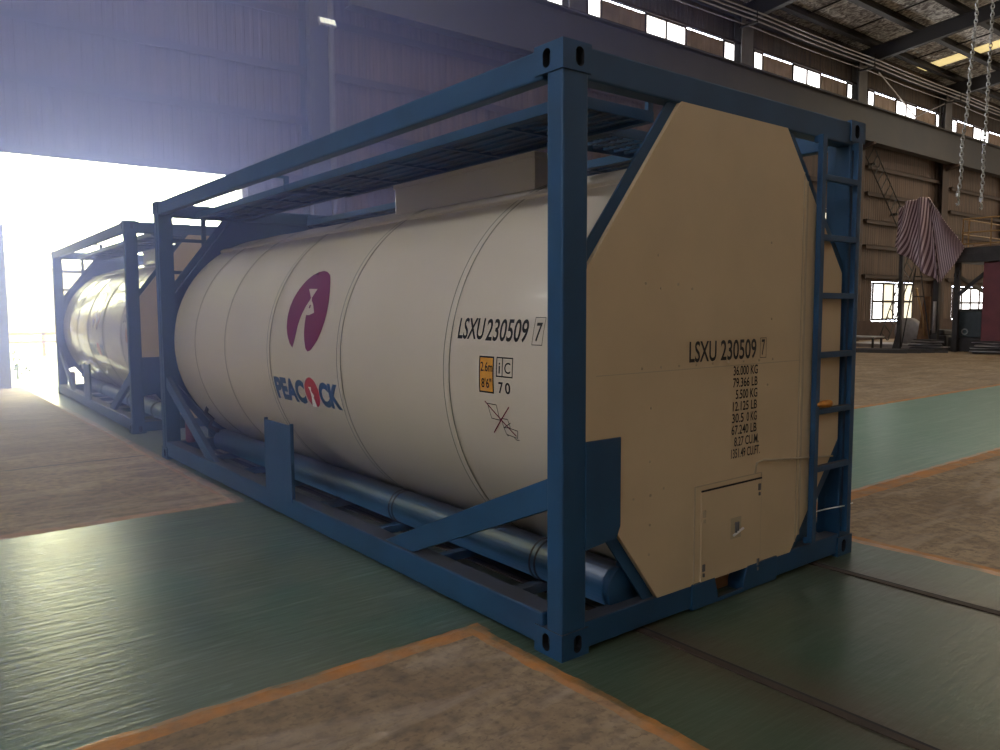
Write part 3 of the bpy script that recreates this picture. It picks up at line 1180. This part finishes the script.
# horizontal girts, bay by bay
GZ = [(-14, 6.2, (4.72, 6.10, 7.28, 8.55)), (6.9, 15.0, (3.2, 4.8, 5.95, 7.30, 8.55)), (15.6, 23.9, (3.1, 4.5, 5.8, 7.1, 8.5)),
      (24.5, 32.7, (3.1, 4.45, 5.75, 7.0, 8.35)), (33.4, 41.7, (3.05, 4.40, 5.55, 6.80, 8.0)), (42.3, 50.6, (3.05, 4.3, 5.4, 6.6, 7.8)), (51.2, 60, (3.0, 4.3, 5.5, 6.7, 7.9))]
for a, c, zs in GZ:
    for z in zs:
        if a < 0:
            trim(lambda bm: (box(bm, a, c, YW-0.22, YW-0.02, z-0.015, z+0.015), box(bm, a, c, YW-0.22, YW-0.20, z-0.16, z+0.015)), M['girt'])
        else:
            trim(lambda bm: (box(bm, a, c, YW-0.20, YW-0.02, z-0.012, z+0.012), box(bm, a, c, YW-0.20, YW-0.18, z-0.17, z+0.012)), M['girt'])
# gate surround
trim(lambda bm: (box(bm, DX0-0.45, DX1+0.12, YW-0.06, YW+0.14, DZ, DZ+0.09), box(bm, DX1, DX1+0.14, YW-0.08, YW+0.2, 0, DZ)), M['colm2'])
trim(lambda bm: (box(bm, DX0-0.45, DX0-0.10, YW-0.10, YW+0.1, 0, DZ), box(bm, DX0-0.50, DX0, YW-0.16, YW-0.02, 0, 3.2)), M['colm2'])

# steel columns
col_n = 0
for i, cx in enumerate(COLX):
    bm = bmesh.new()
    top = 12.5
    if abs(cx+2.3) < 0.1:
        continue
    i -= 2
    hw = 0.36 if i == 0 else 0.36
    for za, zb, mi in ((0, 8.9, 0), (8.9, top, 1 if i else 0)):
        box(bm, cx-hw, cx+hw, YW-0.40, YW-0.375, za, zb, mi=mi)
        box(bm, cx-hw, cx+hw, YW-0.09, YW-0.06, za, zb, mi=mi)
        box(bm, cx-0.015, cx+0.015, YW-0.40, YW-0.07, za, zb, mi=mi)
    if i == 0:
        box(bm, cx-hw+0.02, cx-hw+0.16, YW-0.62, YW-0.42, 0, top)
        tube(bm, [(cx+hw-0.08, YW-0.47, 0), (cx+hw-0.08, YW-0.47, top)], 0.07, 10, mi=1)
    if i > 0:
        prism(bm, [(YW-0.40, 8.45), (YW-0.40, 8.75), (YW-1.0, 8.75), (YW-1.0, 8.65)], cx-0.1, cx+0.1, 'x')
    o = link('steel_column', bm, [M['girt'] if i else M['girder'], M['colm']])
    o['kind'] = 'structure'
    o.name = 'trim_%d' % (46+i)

# floodlight on the first column
fl = empty('floodlight', (6.45, YW-0.66, 8.28))
tag(fl, 'small white LED floodlight fixed to the steel column above the near container', 'floodlight')
bm = bmesh.new()
box(bm, -0.22, 0.22, -0.05, 0.0, -0.10, 0.10, 0.01)
for i in range(5):
    box(bm, -0.20+i*0.095, -0.19+i*0.095, 0.0, 0.05, -0.09, 0.09)
h = link('lamp_housing', bm, M['steel'], fl)
h.rotation_euler = (math.radians(-28), 0, 0)
for i in range(4):
    bm = bmesh.new()
    box(bm, -0.19+i*0.10, -0.115+i*0.10, -0.060, -0.050, -0.075, 0.075, 0.004)
    e = link('lamp_lens', bm, M['led'], fl)
    e.rotation_euler = (math.radians(-28), 0, 0)
bm = bmesh.new()
box(bm, -0.02, 0.02, 0.02, 0.22, -0.02, 0.02)
link('bracket', bm, M['dsteel'], fl)

# crane runway girder
cg = empty('crane_girder', (0, 0, 0))
tag(cg, 'long dark crane runway girder across the back wall under the window band', 'girder')
part('web', lambda bm: box(bm, 7.0, 60, 15.09, 15.11, 8.80, 10.24), M['girder'], cg)
part('top_flange', lambda bm: box(bm, 7.0, 60, 14.90, 15.30, 10.24, 10.28), M['girder'], cg)
part('bottom_flange', lambda bm: box(bm, 7.0, 60, 14.90, 15.30, 8.76, 8.80), M['girder'], cg)
part('crane_rail', lambda bm: box(bm, 7.0, 60, 15.06, 15.14, 10.28, 10.38), M['dsteel'], cg)

# roof
RZ = lambda y: 13.10+0.098*(14.7-y)
YR = -0.5
bm = bmesh.new()
def slab(bm, x0, x1, ya, yb, th=0.06, mi=0):
    v = []
    for dz in (0, th):
        v.append([bm.verts.new((x, y, RZ(y)+dz)) for x, y in ((x0, ya), (x1, ya), (x1, yb), (x0, yb))])
    bm.faces.new(v[0]).material_index = mi
    bm.faces.new(list(reversed(v[1]))).material_index = mi
    for i in range(4):
        bm.faces.new((v[0][i], v[0][(i+1) % 4], v[1][(i+1) % 4], v[1][i])).material_index = mi
sky = [(37.5, 38.5), (22.0, 22.02)]
slab(bm, -14, 37.5, YR, YW+0.2)
slab(bm, 38.5, 60, YR, YW+0.2)
slab(bm, 37.5, 38.5, YR, 4.0)
slab(bm, 37.5, 38.5, 15.5, YW+0.2)
# far slope beyond the ridge
v = [bm.verts.new(p) for p in ((-14, YR, RZ(YR)), (60, YR, RZ(YR)), (60, -16, RZ(YR)-1.5), (-14, -16, RZ(YR)-1.5))]
bm.faces.new(v)
struct('ceiling', bm, M['foil'])
bm = bmesh.new()
slab(bm, 37.5, 38.5, 4.0, 15.5)
o = link('window_%d' % (wn+1), bm, M['skylight'])
o['kind'] = 'structure'

tn = 60
def trims(fn, m):
    global tn
    tn += 1
    bm = bmesh.new()
    fn(bm)
    o = link('trim_%d' % tn, bm, m)
    o['kind'] = 'structure'
for y in [14.95-1.78*i for i in range(9)]:
    trims(lambda bm: (box(bm, -14, 60, y-0.13, y+0.13, RZ(y)-0.05, RZ(y)-0.03), box(bm, -14, 60, y-0.012, y+0.012, RZ(y)-0.27, RZ(y)-0.04),
                      box(bm, -14, 60, y-0.13, y+0.13, RZ(y)-0.28, RZ(y)-0.26)), M['dsteel'])
for cx in COLX:
    def raf(bm):
        d = 0.28
        prism(bm, [(YW-0.1, RZ(YW)-d-0.62), (YW-0.1, RZ(YW)-d), (YR, RZ(YR)-d), (YR, RZ(YR)-d-0.45)], cx-0.012, cx+0.012, 'x')
        prism(bm, [(YW-0.1, RZ(YW)-d-0.64), (YW-0.1, RZ(YW)-d-0.62), (YR, RZ(YR)-d-0.45), (YR, RZ(YR)-d-0.47)], cx-0.13, cx+0.13, 'x')
        prism(bm, [(YW-0.1, RZ(YW)-d-0.02), (YW-0.1, RZ(YW)-d), (YR, RZ(YR)-d), (YR, RZ(YR)-d-0.02)], cx-0.13, cx+0.13, 'x')
    trims(raf, M['girder'])
# sag rods across the purlins
for cx in (26.9, 30.0, 36.0, 39.0, 45.0):
    trims(lambda bm: beam(bm, (cx, 15.0, RZ(15)-0.10), (cx, 0, RZ(0)-0.10), 0.05, 0.05), M['dsteel'])
# eave tie beam
trims(lambda bm: box(bm, -14, 60, 15.35, 15.6, 12.20, 12.50), M['girder'])
# wind brace on the window band
trims(lambda bm: (tube(bm, [(33.5, 15.35, 12.05), (37.6, 15.5, 10.7)], 0.03, 6), tube(bm, [(37.6, 15.5, 10.7), (41.4, 15.35, 12.1)], 0.03, 6)), M['pipe'])

# conduits under the eave
for k, (y, z) in enumerate(((14.72, 12.16), (14.86, 12.10), (15.02, 12.03), (15.20, 11.86))):
    bm = bmesh.new()
    pts = []
    x = 17.0
    while x <= 60:
        u = ((x-14.9) % 8.7)/8.7
        pts.append((x, y, z-0.03*math.sin(PI*u)*(1+0.3*k)))
        x += 1.1
    tube(bm, pts, 0.028 if k < 3 else 0.020, 8)
    tag(link('conduit_pipe', bm, M['pipe']), ['highest of the four bright conduit pipes running under the eave', 'second highest of the four conduit pipes under the eave',
        'third of the four conduit pipes under the eave, counted from the top', 'lowest and thinnest conduit pipe under the eave, apart from the other three'][k], 'pipe', 'conduit pipes under the eave')
for i, cx in enumerate(COLX[3:7]):
    bm = bmesh.new()
    box(bm, cx-0.6, cx-0.52, 14.62, 15.38, 11.74, 11.80)
    tube(bm, [(cx-0.56, 15.33, 11.80), (cx-0.56, 15.33, 12.3)], 0.02, 6)
    tube(bm, [(cx-0.56, 14.64, 11.80), (cx-0.56, 14.64, 12.3)], 0.02, 6)
    tag(link('pipe_bracket', bm, M['dsteel']), ['dark bracket holding the conduit pipes, first past the near container', 'dark pipe bracket at the eave above the third wall column',
        'dark pipe bracket at the eave above the fourth wall column', 'dark pipe bracket at the eave above the farthest visible column'][i], 'bracket', 'brackets of the conduit pipes')

# other walls of the hall (behind and beside the camera)
bm = bmesh.new()
box(bm, -14.1, -14.0, -16, YW, 0, 12.6)
struct('wall_left', bm, M['wall_warm'])
bm = bmesh.new()
box(bm, -14, 60, -16.1, -16.0, 0, 13)
struct('wall_front', bm, M['wall_warm'])
bm = bmesh.new()
box(bm, 60.0, 60.1, -16, YW, 0, 14)
struct('wall_right', bm, M['wall'])

# rails let into the floor
for i, x in enumerate((0.52, 2.04)):
    bm = bmesh.new()
    box(bm, x-0.020, x+0.020, -15.5, 7.0, 0.0, 0.006, mi=0)
    box(bm, x+0.024, x+0.040, -15.5, 7.0, 0.0, 0.003, mi=1)
    tag(link('floor_rail', bm, [mat('rail_rust', (0.045, 0.028, 0.018), 0.7, noise=0.4), M['dark']]),
        ['sunken rusty rail in the green floor, left one nearer the camera', 'sunken rusty rail in the green floor, right one beyond the first'][i], 'rail', 'rails sunk in the floor')

# ------------------------------------------------------------------ outside the gate
bm = bmesh.new()
v = [bm.verts.new(p) for p in ((-40, YW+0.2, -0.02), (60, YW+0.2, -0.02), (60, 90, -0.02), (-40, 90, -0.02))]
bm.faces.new(v)
struct('ground', bm, M['concrete_out'])
wb = empty('building', (0, 42, 0))
tag(wb, 'pale low building outside the open gate, washed out by daylight', 'building')
part('wall', lambda bm: box(bm, -20, 16, 0, 6, 0, 3.6), M['facade'], wb)
part('roof', lambda bm: prism(bm, [(-0.4, 3.6), (6.4, 3.6), (6.4, 3.9), (3, 4.6), (-0.4, 3.9)], -20.4, 16.4, 'x'), M['facade2'], wb)
for i in range(6):
    part('window', lambda bm: box(bm, -18+i*5, -15.5+i*5, -0.05, 0.0, 1.2, 2.4), M['steel'], wb)
bm = bmesh.new()
box(bm, -12, 6, 27.9, 28.0, 0.45, 0.52)
box(bm, -12, 6, 27.9, 28.0, 0.72, 0.80)
for i in range(10):
    box(bm, -12+i*2, -11.9+i*2, 27.9, 28.0, 0, 0.8)
tag(link('barrier_rail', bm, M['yellow']), 'low tan barrier rail outside the gate, in front of the pale building', 'barrier')
bm = bmesh.new()
rr = random.Random(5)
for i in range(90):
    p = Vector((rr.gauss(0, .13), rr.gauss(0, .13), 0.08+abs(rr.gauss(0, .22))))
    d = Vector((rr.uniform(-1, 1), rr.uniform(-1, 1), rr.uniform(-.2, 1))).normalized()*0.12
    s = d.cross(Vector((0, 0, 1))).normalized()*0.03
    bm.faces.new([bm.verts.new(q) for q in (p, p+d*.5+s, p+d, p+d*.5-s)])
tube(bm, [(0, 0, 0), (0, 0, 0.35)], 0.02, 6)
o = tag(link('shrub', bm, M['leaf']), 'small shrub growing outside by the left side of the gate', 'shrub')
o.location = (0.12, 18.0, 0)

# ------------------------------------------------------------------ far right background
def chain(name, x, y, z0, z1, label, sway=0.0, lean=0.0):
    root = empty(name, (x, y, z0))
    tag(root, label, 'chain', 'hoist chains hanging from the crane')
    bm = bmesh.new()
    n = int((z1-z0)/0.085)
    for i in range(n):
        z = 0.16+i*0.085
        dx = sway*math.sin(i*0.35)*max(0, 1-i/40) + lean*min(1.0, i/46.0)
        c = Vector((dx, 0, z))
        pts = []
        for k in range(10):
            a = 2*PI*k/10
            u, w_ = 0.034*math.cos(a), 0.060*math.sin(a)
            pts.append(c+(Vector((u, 0, w_)) if i % 2 else Vector((0, u, w_))))
        tube(bm, pts, 0.011, 5, closed=True)
    link('chain_links', bm, M['steel'], root)
    bm = bmesh.new()
    pts = [(0.0, 0, 0.12), (0, 0, 0.06)]
    for k in range(9):
        a = PI/2-k*PI*1.35/8
        pts.append((0.07*math.cos(a)-0.0, 0, -0.02+0.07*math.sin(a)))
    tube(bm, pts, [0.02]*4+[0.022]*5+[0.014]*2, 8)
    box(bm, -0.045, 0.045, -0.03, 0.03, 0.08, 0.17, 0.01)
    link('hook', bm, M['steel'], root)
    return root


chain('hoist_chain', 16.35, 5.0, 3.82, 11.6, 'left one of the two hoist chains, its lower end swaying', 0.07, 0.55)
chain('hoist_chain', 17.60, 5.0, 3.82, 11.6, 'right one of the two hoist chains hanging at the far end', 0.03, 0.15)

# slim post, tarpaulin
bm = bmesh.new()
box(bm, 26.44, 26.58, 10.74, 10.87, 0.0, 5.0, 0.01)
box(bm, 26.3, 26.72, 10.6, 11.02, 0, 0.04)
prism(bm, [(10.85, 0.04), (11.02, 0.04), (10.85, 0.8)], 26.48, 26.54, 'x')
beam(bm, (26.5, 10.8, 4.9), (26.12, 10.0, 5.12), 0.06, 0.06)
tag(link('steel_post', bm, M['dsteel']), 'slim dark steel post standing below the striped tarpaulin, by the bright windows', 'post')

bm = bmesh.new()
uvl = bm.loops.layers.uv.new('UVMap')
NU, NV = 40, 40
# hung from its upper edge, lower corner pointing down
def tp(u, v):
    # four corners: top-left (11.12,4.9)->apex(10.05,5.35) ->right(8.95,3.55)->tip(9.62,2.40)->left(11.12,3.75)
    TLc, TRc, BRc, BLc = (10.95, 5.02), (10.02, 5.28), (8.80, 3.52), (9.55, 2.36)
    Lc = (11.12, 3.70)
    top = (TLc[0]*(1-u)+TRc[0]*u, TLc[1]*(1-u)+TRc[1]*u+0.10*math.sin(PI*u))
    a = (Lc[0]*(1-u)+BLc[0]*u, Lc[1]*(1-u)+BLc[1]*u)
    if v < 0:
        v = 0
    y = top[0]*(1-v)+a[0]*v
    z = top[1]*(1-v)+a[1]*v
    return y-0.24, z-0.03
grid = []
for i in range(NU+1):
    row = []
    for j in range(NV+1):
        u, v = i/NU, j/NV
        y, z = tp(u, v)
        x = 25.95+0.16*math.sin(u*13+v*2)+0.10*math.sin(u*23)*v
        row.append(bm.verts.new((x, y, z)))
    grid.append(row)
for i in range(NU):
    for j in range(NV):
        f = bm.faces.new((grid[i][j], grid[i+1][j], grid[i+1][j+1], grid[i][j+1]))
        f.smooth = True
        for lp, (a, c) in zip(f.loops, ((i, j), (i+1, j), (i+1, j+1), (i, j+1))):
            lp[uvl].uv = (a/NU*3.6+c/NV*1.4, c/NV)
# right-hand fold
g2 = []
for i in range(NU+1):
    row = []
    for j in range(NV+1):
        u, v = i/NU, j/NV
        p0 = Vector((10.02, 5.28))*(1-v)+Vector((9.55, 2.36))*v
        p1 = Vector((10.02, 5.28))*(1-v)+Vector((8.80, 3.52))*v
        p1 = p1 if v < 1 else Vector((8.80, 3.52))
        p = p0*(1-u)+p1*u
        x = 25.95+0.16*math.sin(13+v*2)*(1-u)+0.22*u*math.sin(PI*u)+0.05*math.sin(v*9)*u
        row.append(bm.verts.new((x, p.x-0.24, p.y-0.03)))
    g2.append(row)
for i in range(NU):
    for j in range(NV):
        vs4 = (g2[i][j], g2[i+1][j], g2[i+1][j+1], g2[i][j+1])
        f = bm.faces.new(vs4)
        f.smooth = True
        for lp, (a, c) in zip(f.loops, ((i, j), (i+1, j), (i+1, j+1), (i, j+1))):
            lp[uvl].uv = (3.6+a/NU*c/NV*2.6+c/NV*2.4, c/NV)
bmesh.ops.remove_doubles(bm, verts=bm.verts, dist=1e-4)
o = tag(link('tarpaulin', bm, M['tarp']), 'striped purple and white tarpaulin draped over the raised structure, its corner pointing down', 'tarpaulin')
sm = o.modifiers.new('thickness', 'SOLIDIFY')
sm.thickness = 0.02

# ladders against the wall and in front of the window
def ladder(p0, p1, wdt, n, label, up=(0, 1, 0), r=0.03):
    p0, p1 = Vector(p0), Vector(p1)
    d = (p1-p0)
    s = d.normalized().cross(Vector(up)).normalized()*wdt/2
    root = empty('ladder', p0)
    tag(root, label, 'ladder')
    for k in (-1, 1):
        bm = bmesh.new()
        tube(bm, [s*k, d+s*k], r, 6)
        link('stile', bm, M['dsteel'], root)
    for i in range(n):
        bm = bmesh.new()
        q = d*((i+0.5)/n)
        tube(bm, [q-s, q+s], r*0.8, 6)
        link('rung', bm, M['dsteel'], root)
    return root


ladder((36.75, 15.45, 5.3), (33.1, 15.45, 8.6), 0.85, 11, 'steep dark access ladder fixed high on the wall beside the near container')
bm = bmesh.new()
box(bm, -3.1, -3.0, 0.0, 0.31, 2.7, 2.8)
lw = [o for o in bpy.data.objects if o.get('label') == 'steep dark access ladder fixed high on the wall beside the near container'][0]
link('wall_bracket', bm, M['dsteel'], lw)
bm = bmesh.new()
box(bm, -0.75, -0.65, 0.0, 0.31, 0.6, 0.7)
link('wall_bracket', bm, M['dsteel'], lw)
ladder((33.9, 14.9, 0.0), (36.6, 14.9, 4.0), 0.75, 11, 'dark ladder leaning across the left one of the bright lower windows')

# work platform with a yellow handrail
pf = empty('work_platform', (26.4, 6.5, 0))
tag(pf, 'raised dark steel platform with tan handrails at the right edge', 'platform')
part('deck', lambda bm: (box(bm, 0, 5, -3, 2.62, 3.02, 3.32, 0.01), box(bm, -0.02, 0.05, -3, 2.62, 3.30, 3.50)), M['dsteel'], pf)
for (x, y) in ((0.3, 2.5), (4.9, 2.5), (4.9, -2.8), (0.1, -2.8)):
    part('leg', lambda bm: box(bm, x-0.08, x+0.08, y-0.08, y+0.08, 0, 3.03), M['dsteel'], pf)
part('brace', lambda bm: beam(bm, (0.3, 2.5, 1.9), (0.3, 1.2, 3.05), 0.1, 0.12), M['dsteel'], pf)
part('brace', lambda bm: beam(bm, (0.1, 2.5, 2.6), (4.9, 2.5, 1.6), 0.1, 0.12), M['dsteel'], pf)
def rail(bm):
    for z in (4.45, 4.0, 3.62):
        tube(bm, [(0.05, 2.30, z), (0.05, -3, z)], 0.026, 6)
    for y in (2.30, 2.12, 1.45, 0.6, -0.3, -1.2, -2.1, -3):
        tube(bm, [(0.05, y, 3.32), (0.05, y, 4.45)], 0.024, 6)
    for y0, y1 in ((2.3, 2.3),):
        tube(bm, [(0.05, y0, 4.45), (4.8, y1, 4.45)], 0.026, 6)
        tube(bm, [(0.05, y0, 3.95), (4.8, y1, 3.95)], 0.026, 6)
part('handrail', rail, M['yellow'], pf, 'tan handrail')
bm = bmesh.new()
for k in range(5):
    pts = [(26.9+0.15*k, 8.6-0.45*i+0.1*math.sin(k), 3.55+0.05*math.sin(i*1.3+k)+0.14*max(0, i-3)*0.5+0.03*k) for i in range(8)]
    tube(bm, pts, 0.06, 6)
tag(link('hose_bundle', bm, mat('tan_hose', (0.30, 0.20, 0.14), 0.7)), 'loose tan hoses lying on the raised platform behind its handrail', 'hose')

bm = bmesh.new()
box(bm, 26.55, 29.2, 4.6, 8.16, 0.10, 3.00, 0.03)
for i in range(5):
    box(bm, 26.53, 26.56, 5.0+i*0.6, 5.04+i*0.6, 0.2, 2.9)
tag(link('cabinet', bm, M['redbox']), 'big dark red cabinet under the raised platform at the right edge', 'cabinet')

mc = empty('machine', (27.0, 8.75, 0))
tag(mc, 'dark grey machine standing in front of the right one of the bright lower windows', 'machine')
part('body', lambda bm: (box(bm, 0, 0.9, -0.46, 0.46, 0.48, 1.38, 0.04),), M['machine'], mc)
part('base', lambda bm: (box(bm, -0.1, 1.0, -0.55, 0.55, 0.0, 0.48, 0.02),), M['dsteel'], mc)
part('top_fittings', lambda bm: (box(bm, 0.1, 0.5, -0.30, -0.05, 1.38, 1.46, 0.01), box(bm, 0.1, 0.4, 0.0, 0.35, 1.38, 1.45, 0.01), tube(bm, [(0.2, 0.4, 1.38), (0.2, 0.4, 1.50)], 0.04, 8)), M['dsteel'], mc)
part('control_box', lambda bm: (box(bm, 0.2, 0.4, -0.78, -0.60, 1.30, 1.62, 0.01), box(bm, 0.28, 0.32, -0.70, -0.64, 0.4, 1.3)), M['dsteel'], mc)
part('handwheel', lambda bm: tube(bm, [(-0.05, 0.05+0.09*math.cos(a), 0.68+0.09*math.sin(a)) for a in [2*PI*i/12 for i in range(12)]], 0.022, 6, closed=True), M['steel'], mc, 'bright handwheel')

bm = bmesh.new()
box(bm, 26.5, 26.68, 9.52, 9.70, 0, 2.45)
tube(bm, [(26.45, 9.6, 0.62), (26.45, 9.6, 1.72)], 0.06, 8, mi=1)
tag(link('stand_pipe', bm, [M['dsteel'], M['table']]), 'dark upright with a pale pipe on it, under the corner of the tarpaulin', 'pipe')

bm = bmesh.new()
prism(bm, [(10.45, 0.0), (10.0, 0.0), (10.0, 1.9), (10.2, 1.9)], 27.0, 27.1, 'x')
tag(link('sheet_panel', bm, M['ochre']), 'rusty orange sheet panel leaning beside the dark post', 'panel')
bm = bmesh.new()
tube(bm, [(26.7, 10.35, 2.2), (26.7, 10.1, 1.2), (26.7, 10.0, 0.5)], 0.035, 8)
tag(link('bent_rod', bm, M['yellow']), 'bent tan rod leaning in front of the rusty orange panel', 'rod')

# scaffold frame to the right of the post
bm = bmesh.new()
for a, c in (((26.6, 10.2, 2.9), (26.6, 9.75, 0.1)), ((26.6, 10.35, 2.9), (26.6, 10.75, 0.1)), ((26.6, 10.35, 2.6), (26.6, 10.1, 2.6)), ((26.6, 10.4, 1.9), (26.6, 10.05, 1.9))):
    tube(bm, [a, c], 0.022, 6)
tag(link('step_ladder', bm, M['dsteel']), 'thin open step ladder standing right of the dark post', 'ladder')

# low tables, profiles and scrap along the wall
def table(x0, x1, y0, y1, h, label):
    root = empty('low_bench', (x0, y0, 0))
    tag(root, label, 'bench')
    part('bench_top', lambda bm: box(bm, 0, x1-x0, 0, y1-y0, h-0.06, h, 0.01), M['table'], root)
    for x in (0.08, x1-x0-0.08):
        for y in (0.08, (y1-y0)/2, y1-y0-0.08):
            part('leg', lambda bm: box(bm, x-0.03, x+0.03, y-0.03, y+0.03, 0, h-0.06), M['dsteel'], root)
table(26.2, 27.0, 11.55, 14.2, 0.46, 'low pale topped steel bench right behind the near container ladder')
bm = bmesh.new()
for k in range(7):
    x = 24.6+0.28*k
    y = 11.4-0.55*k*0.6
    beam(bm, (x, y+0.6, 0.05), (x+1.2, y-2.6, 0.05), 0.10, 0.10)
pr = None
bm.free()
for k, lab in enumerate(['nearest of the four dark steel profiles lying on the floor at the right', 'second nearest of the four dark steel profiles on the floor at the right',
                         'third of the four dark steel profiles on the floor, counted from the camera', 'farthest of the four dark steel profiles, the one nearest the machine']):
    bm = bmesh.new()
    x, y = 23.2+0.42*k, 12.0-0.25*k
    beam(bm, (x, y, 0.06), (x+1.1, y-2.5, 0.06), 0.12, 0.12)
    tag(link('steel_profile', bm, M['dsteel']), lab, 'steel bar', 'steel profiles on the floor')
bm = bmesh.new()
box(bm, 27.5, 29.3, 10.7, 13.4, 0.0, 0.14, 0.01)
tag(link('steel_plate', bm, M['table']), 'pale flat plate lying on the floor behind the steel post', 'plate')
bm = bmesh.new()
lathe_y(bm, [(-0.15, 0), (-0.15, 0.48), (0.15, 0.48), (0.15, 0)], 0, 0.50, 28)
o = tag(link('cable_drum', bm, M['table']), 'pale round disc standing on edge just right of the steel post', 'drum')
o.location = (27.9, 11.1, 0.14)
o.rotation_euler = (0, 0, PI/2.3)
bm = bmesh.new()
box(bm, 27.2, 28.2, 9.5, 10.5, 0.0, 0.52, 0.03)
box(bm, 27.3, 28.1, 9.6, 10.4, 0.52, 0.72, 0.05)
tag(link('crate', bm, M['dsteel']), 'dark crate on the floor right of the pale round disc', 'crate')
rr = random.Random(11)
for i, lab in enumerate(['grey pile of scrap sheets on the floor in front of the dark upright', 'pile of scrap sheets on the floor in front of the red cabinet']):
    bm = bmesh.new()
    for k in range(9):
        x, y, z = 25.85+rr.uniform(-.1, .1), 9.5-i*1.9+rr.uniform(-.1, .1), 0.04+k*0.045
        b2 = bmesh.new()
        box(b2, -0.25, 0.25, -0.5, 0.5, -0.015, 0.015, mi=k % 2)
        merge(bm, b2, Matrix.Translation((x, y, z)) @ Matrix.Rotation(rr.uniform(-.6, .6), 4, 'Z'))
    tag(link('scrap_pile', bm, [M['dsteel'], M['table']]), lab, 'scrap')

# ------------------------------------------------------------------ volume added to imitate lens veiling glare around the open gate
hz, nt, b = new_mat('gate_glare')
nt.nodes.remove(b)
pv = nt.nodes.new('ShaderNodeVolumeScatter')
pv.inputs['Color'].default_value = (0.37, 0.44, 1.0, 1)
pv.inputs['Anisotropy'].default_value = 0.5
tc = nt.nodes.new('ShaderNodeTexCoord')
mp = nt.nodes.new('ShaderNodeMapping')
mp.inputs['Scale'].default_value = (2.1, 0.47, 1.1)
nt.links.new(tc.outputs['Object'], mp.inputs[0])
ln = nt.nodes.new('ShaderNodeVectorMath')
ln.operation = 'LENGTH'
nt.links.new(mp.outputs[0], ln.inputs[0])
mr = nt.nodes.new('ShaderNodeMapRange')
mr.inputs[1].default_value = 2.0
mr.inputs[2].default_value = 11.0
mr.inputs[3].default_value = 0.115
mr.inputs[4].default_value = 0.0
nt.links.new(ln.outputs['Value'], mr.inputs[0])
nt.links.new(mr.outputs[0], pv.inputs['Density'])
nt.links.new(pv.outputs[0], nt.nodes['Material Output'].inputs['Volume'])
bm = bmesh.new()
box(bm, -12.5, 10.5, -15.5, -0.3, -3.95, 7.5)
o = link('glare', bm, hz)
o.location = (-0.8, YW, 3.1)
o['kind'] = 'stuff'
o['label'] = 'thin bluish haze volume added to imitate lens flare at the open gate'
o['category'] = 'glare'
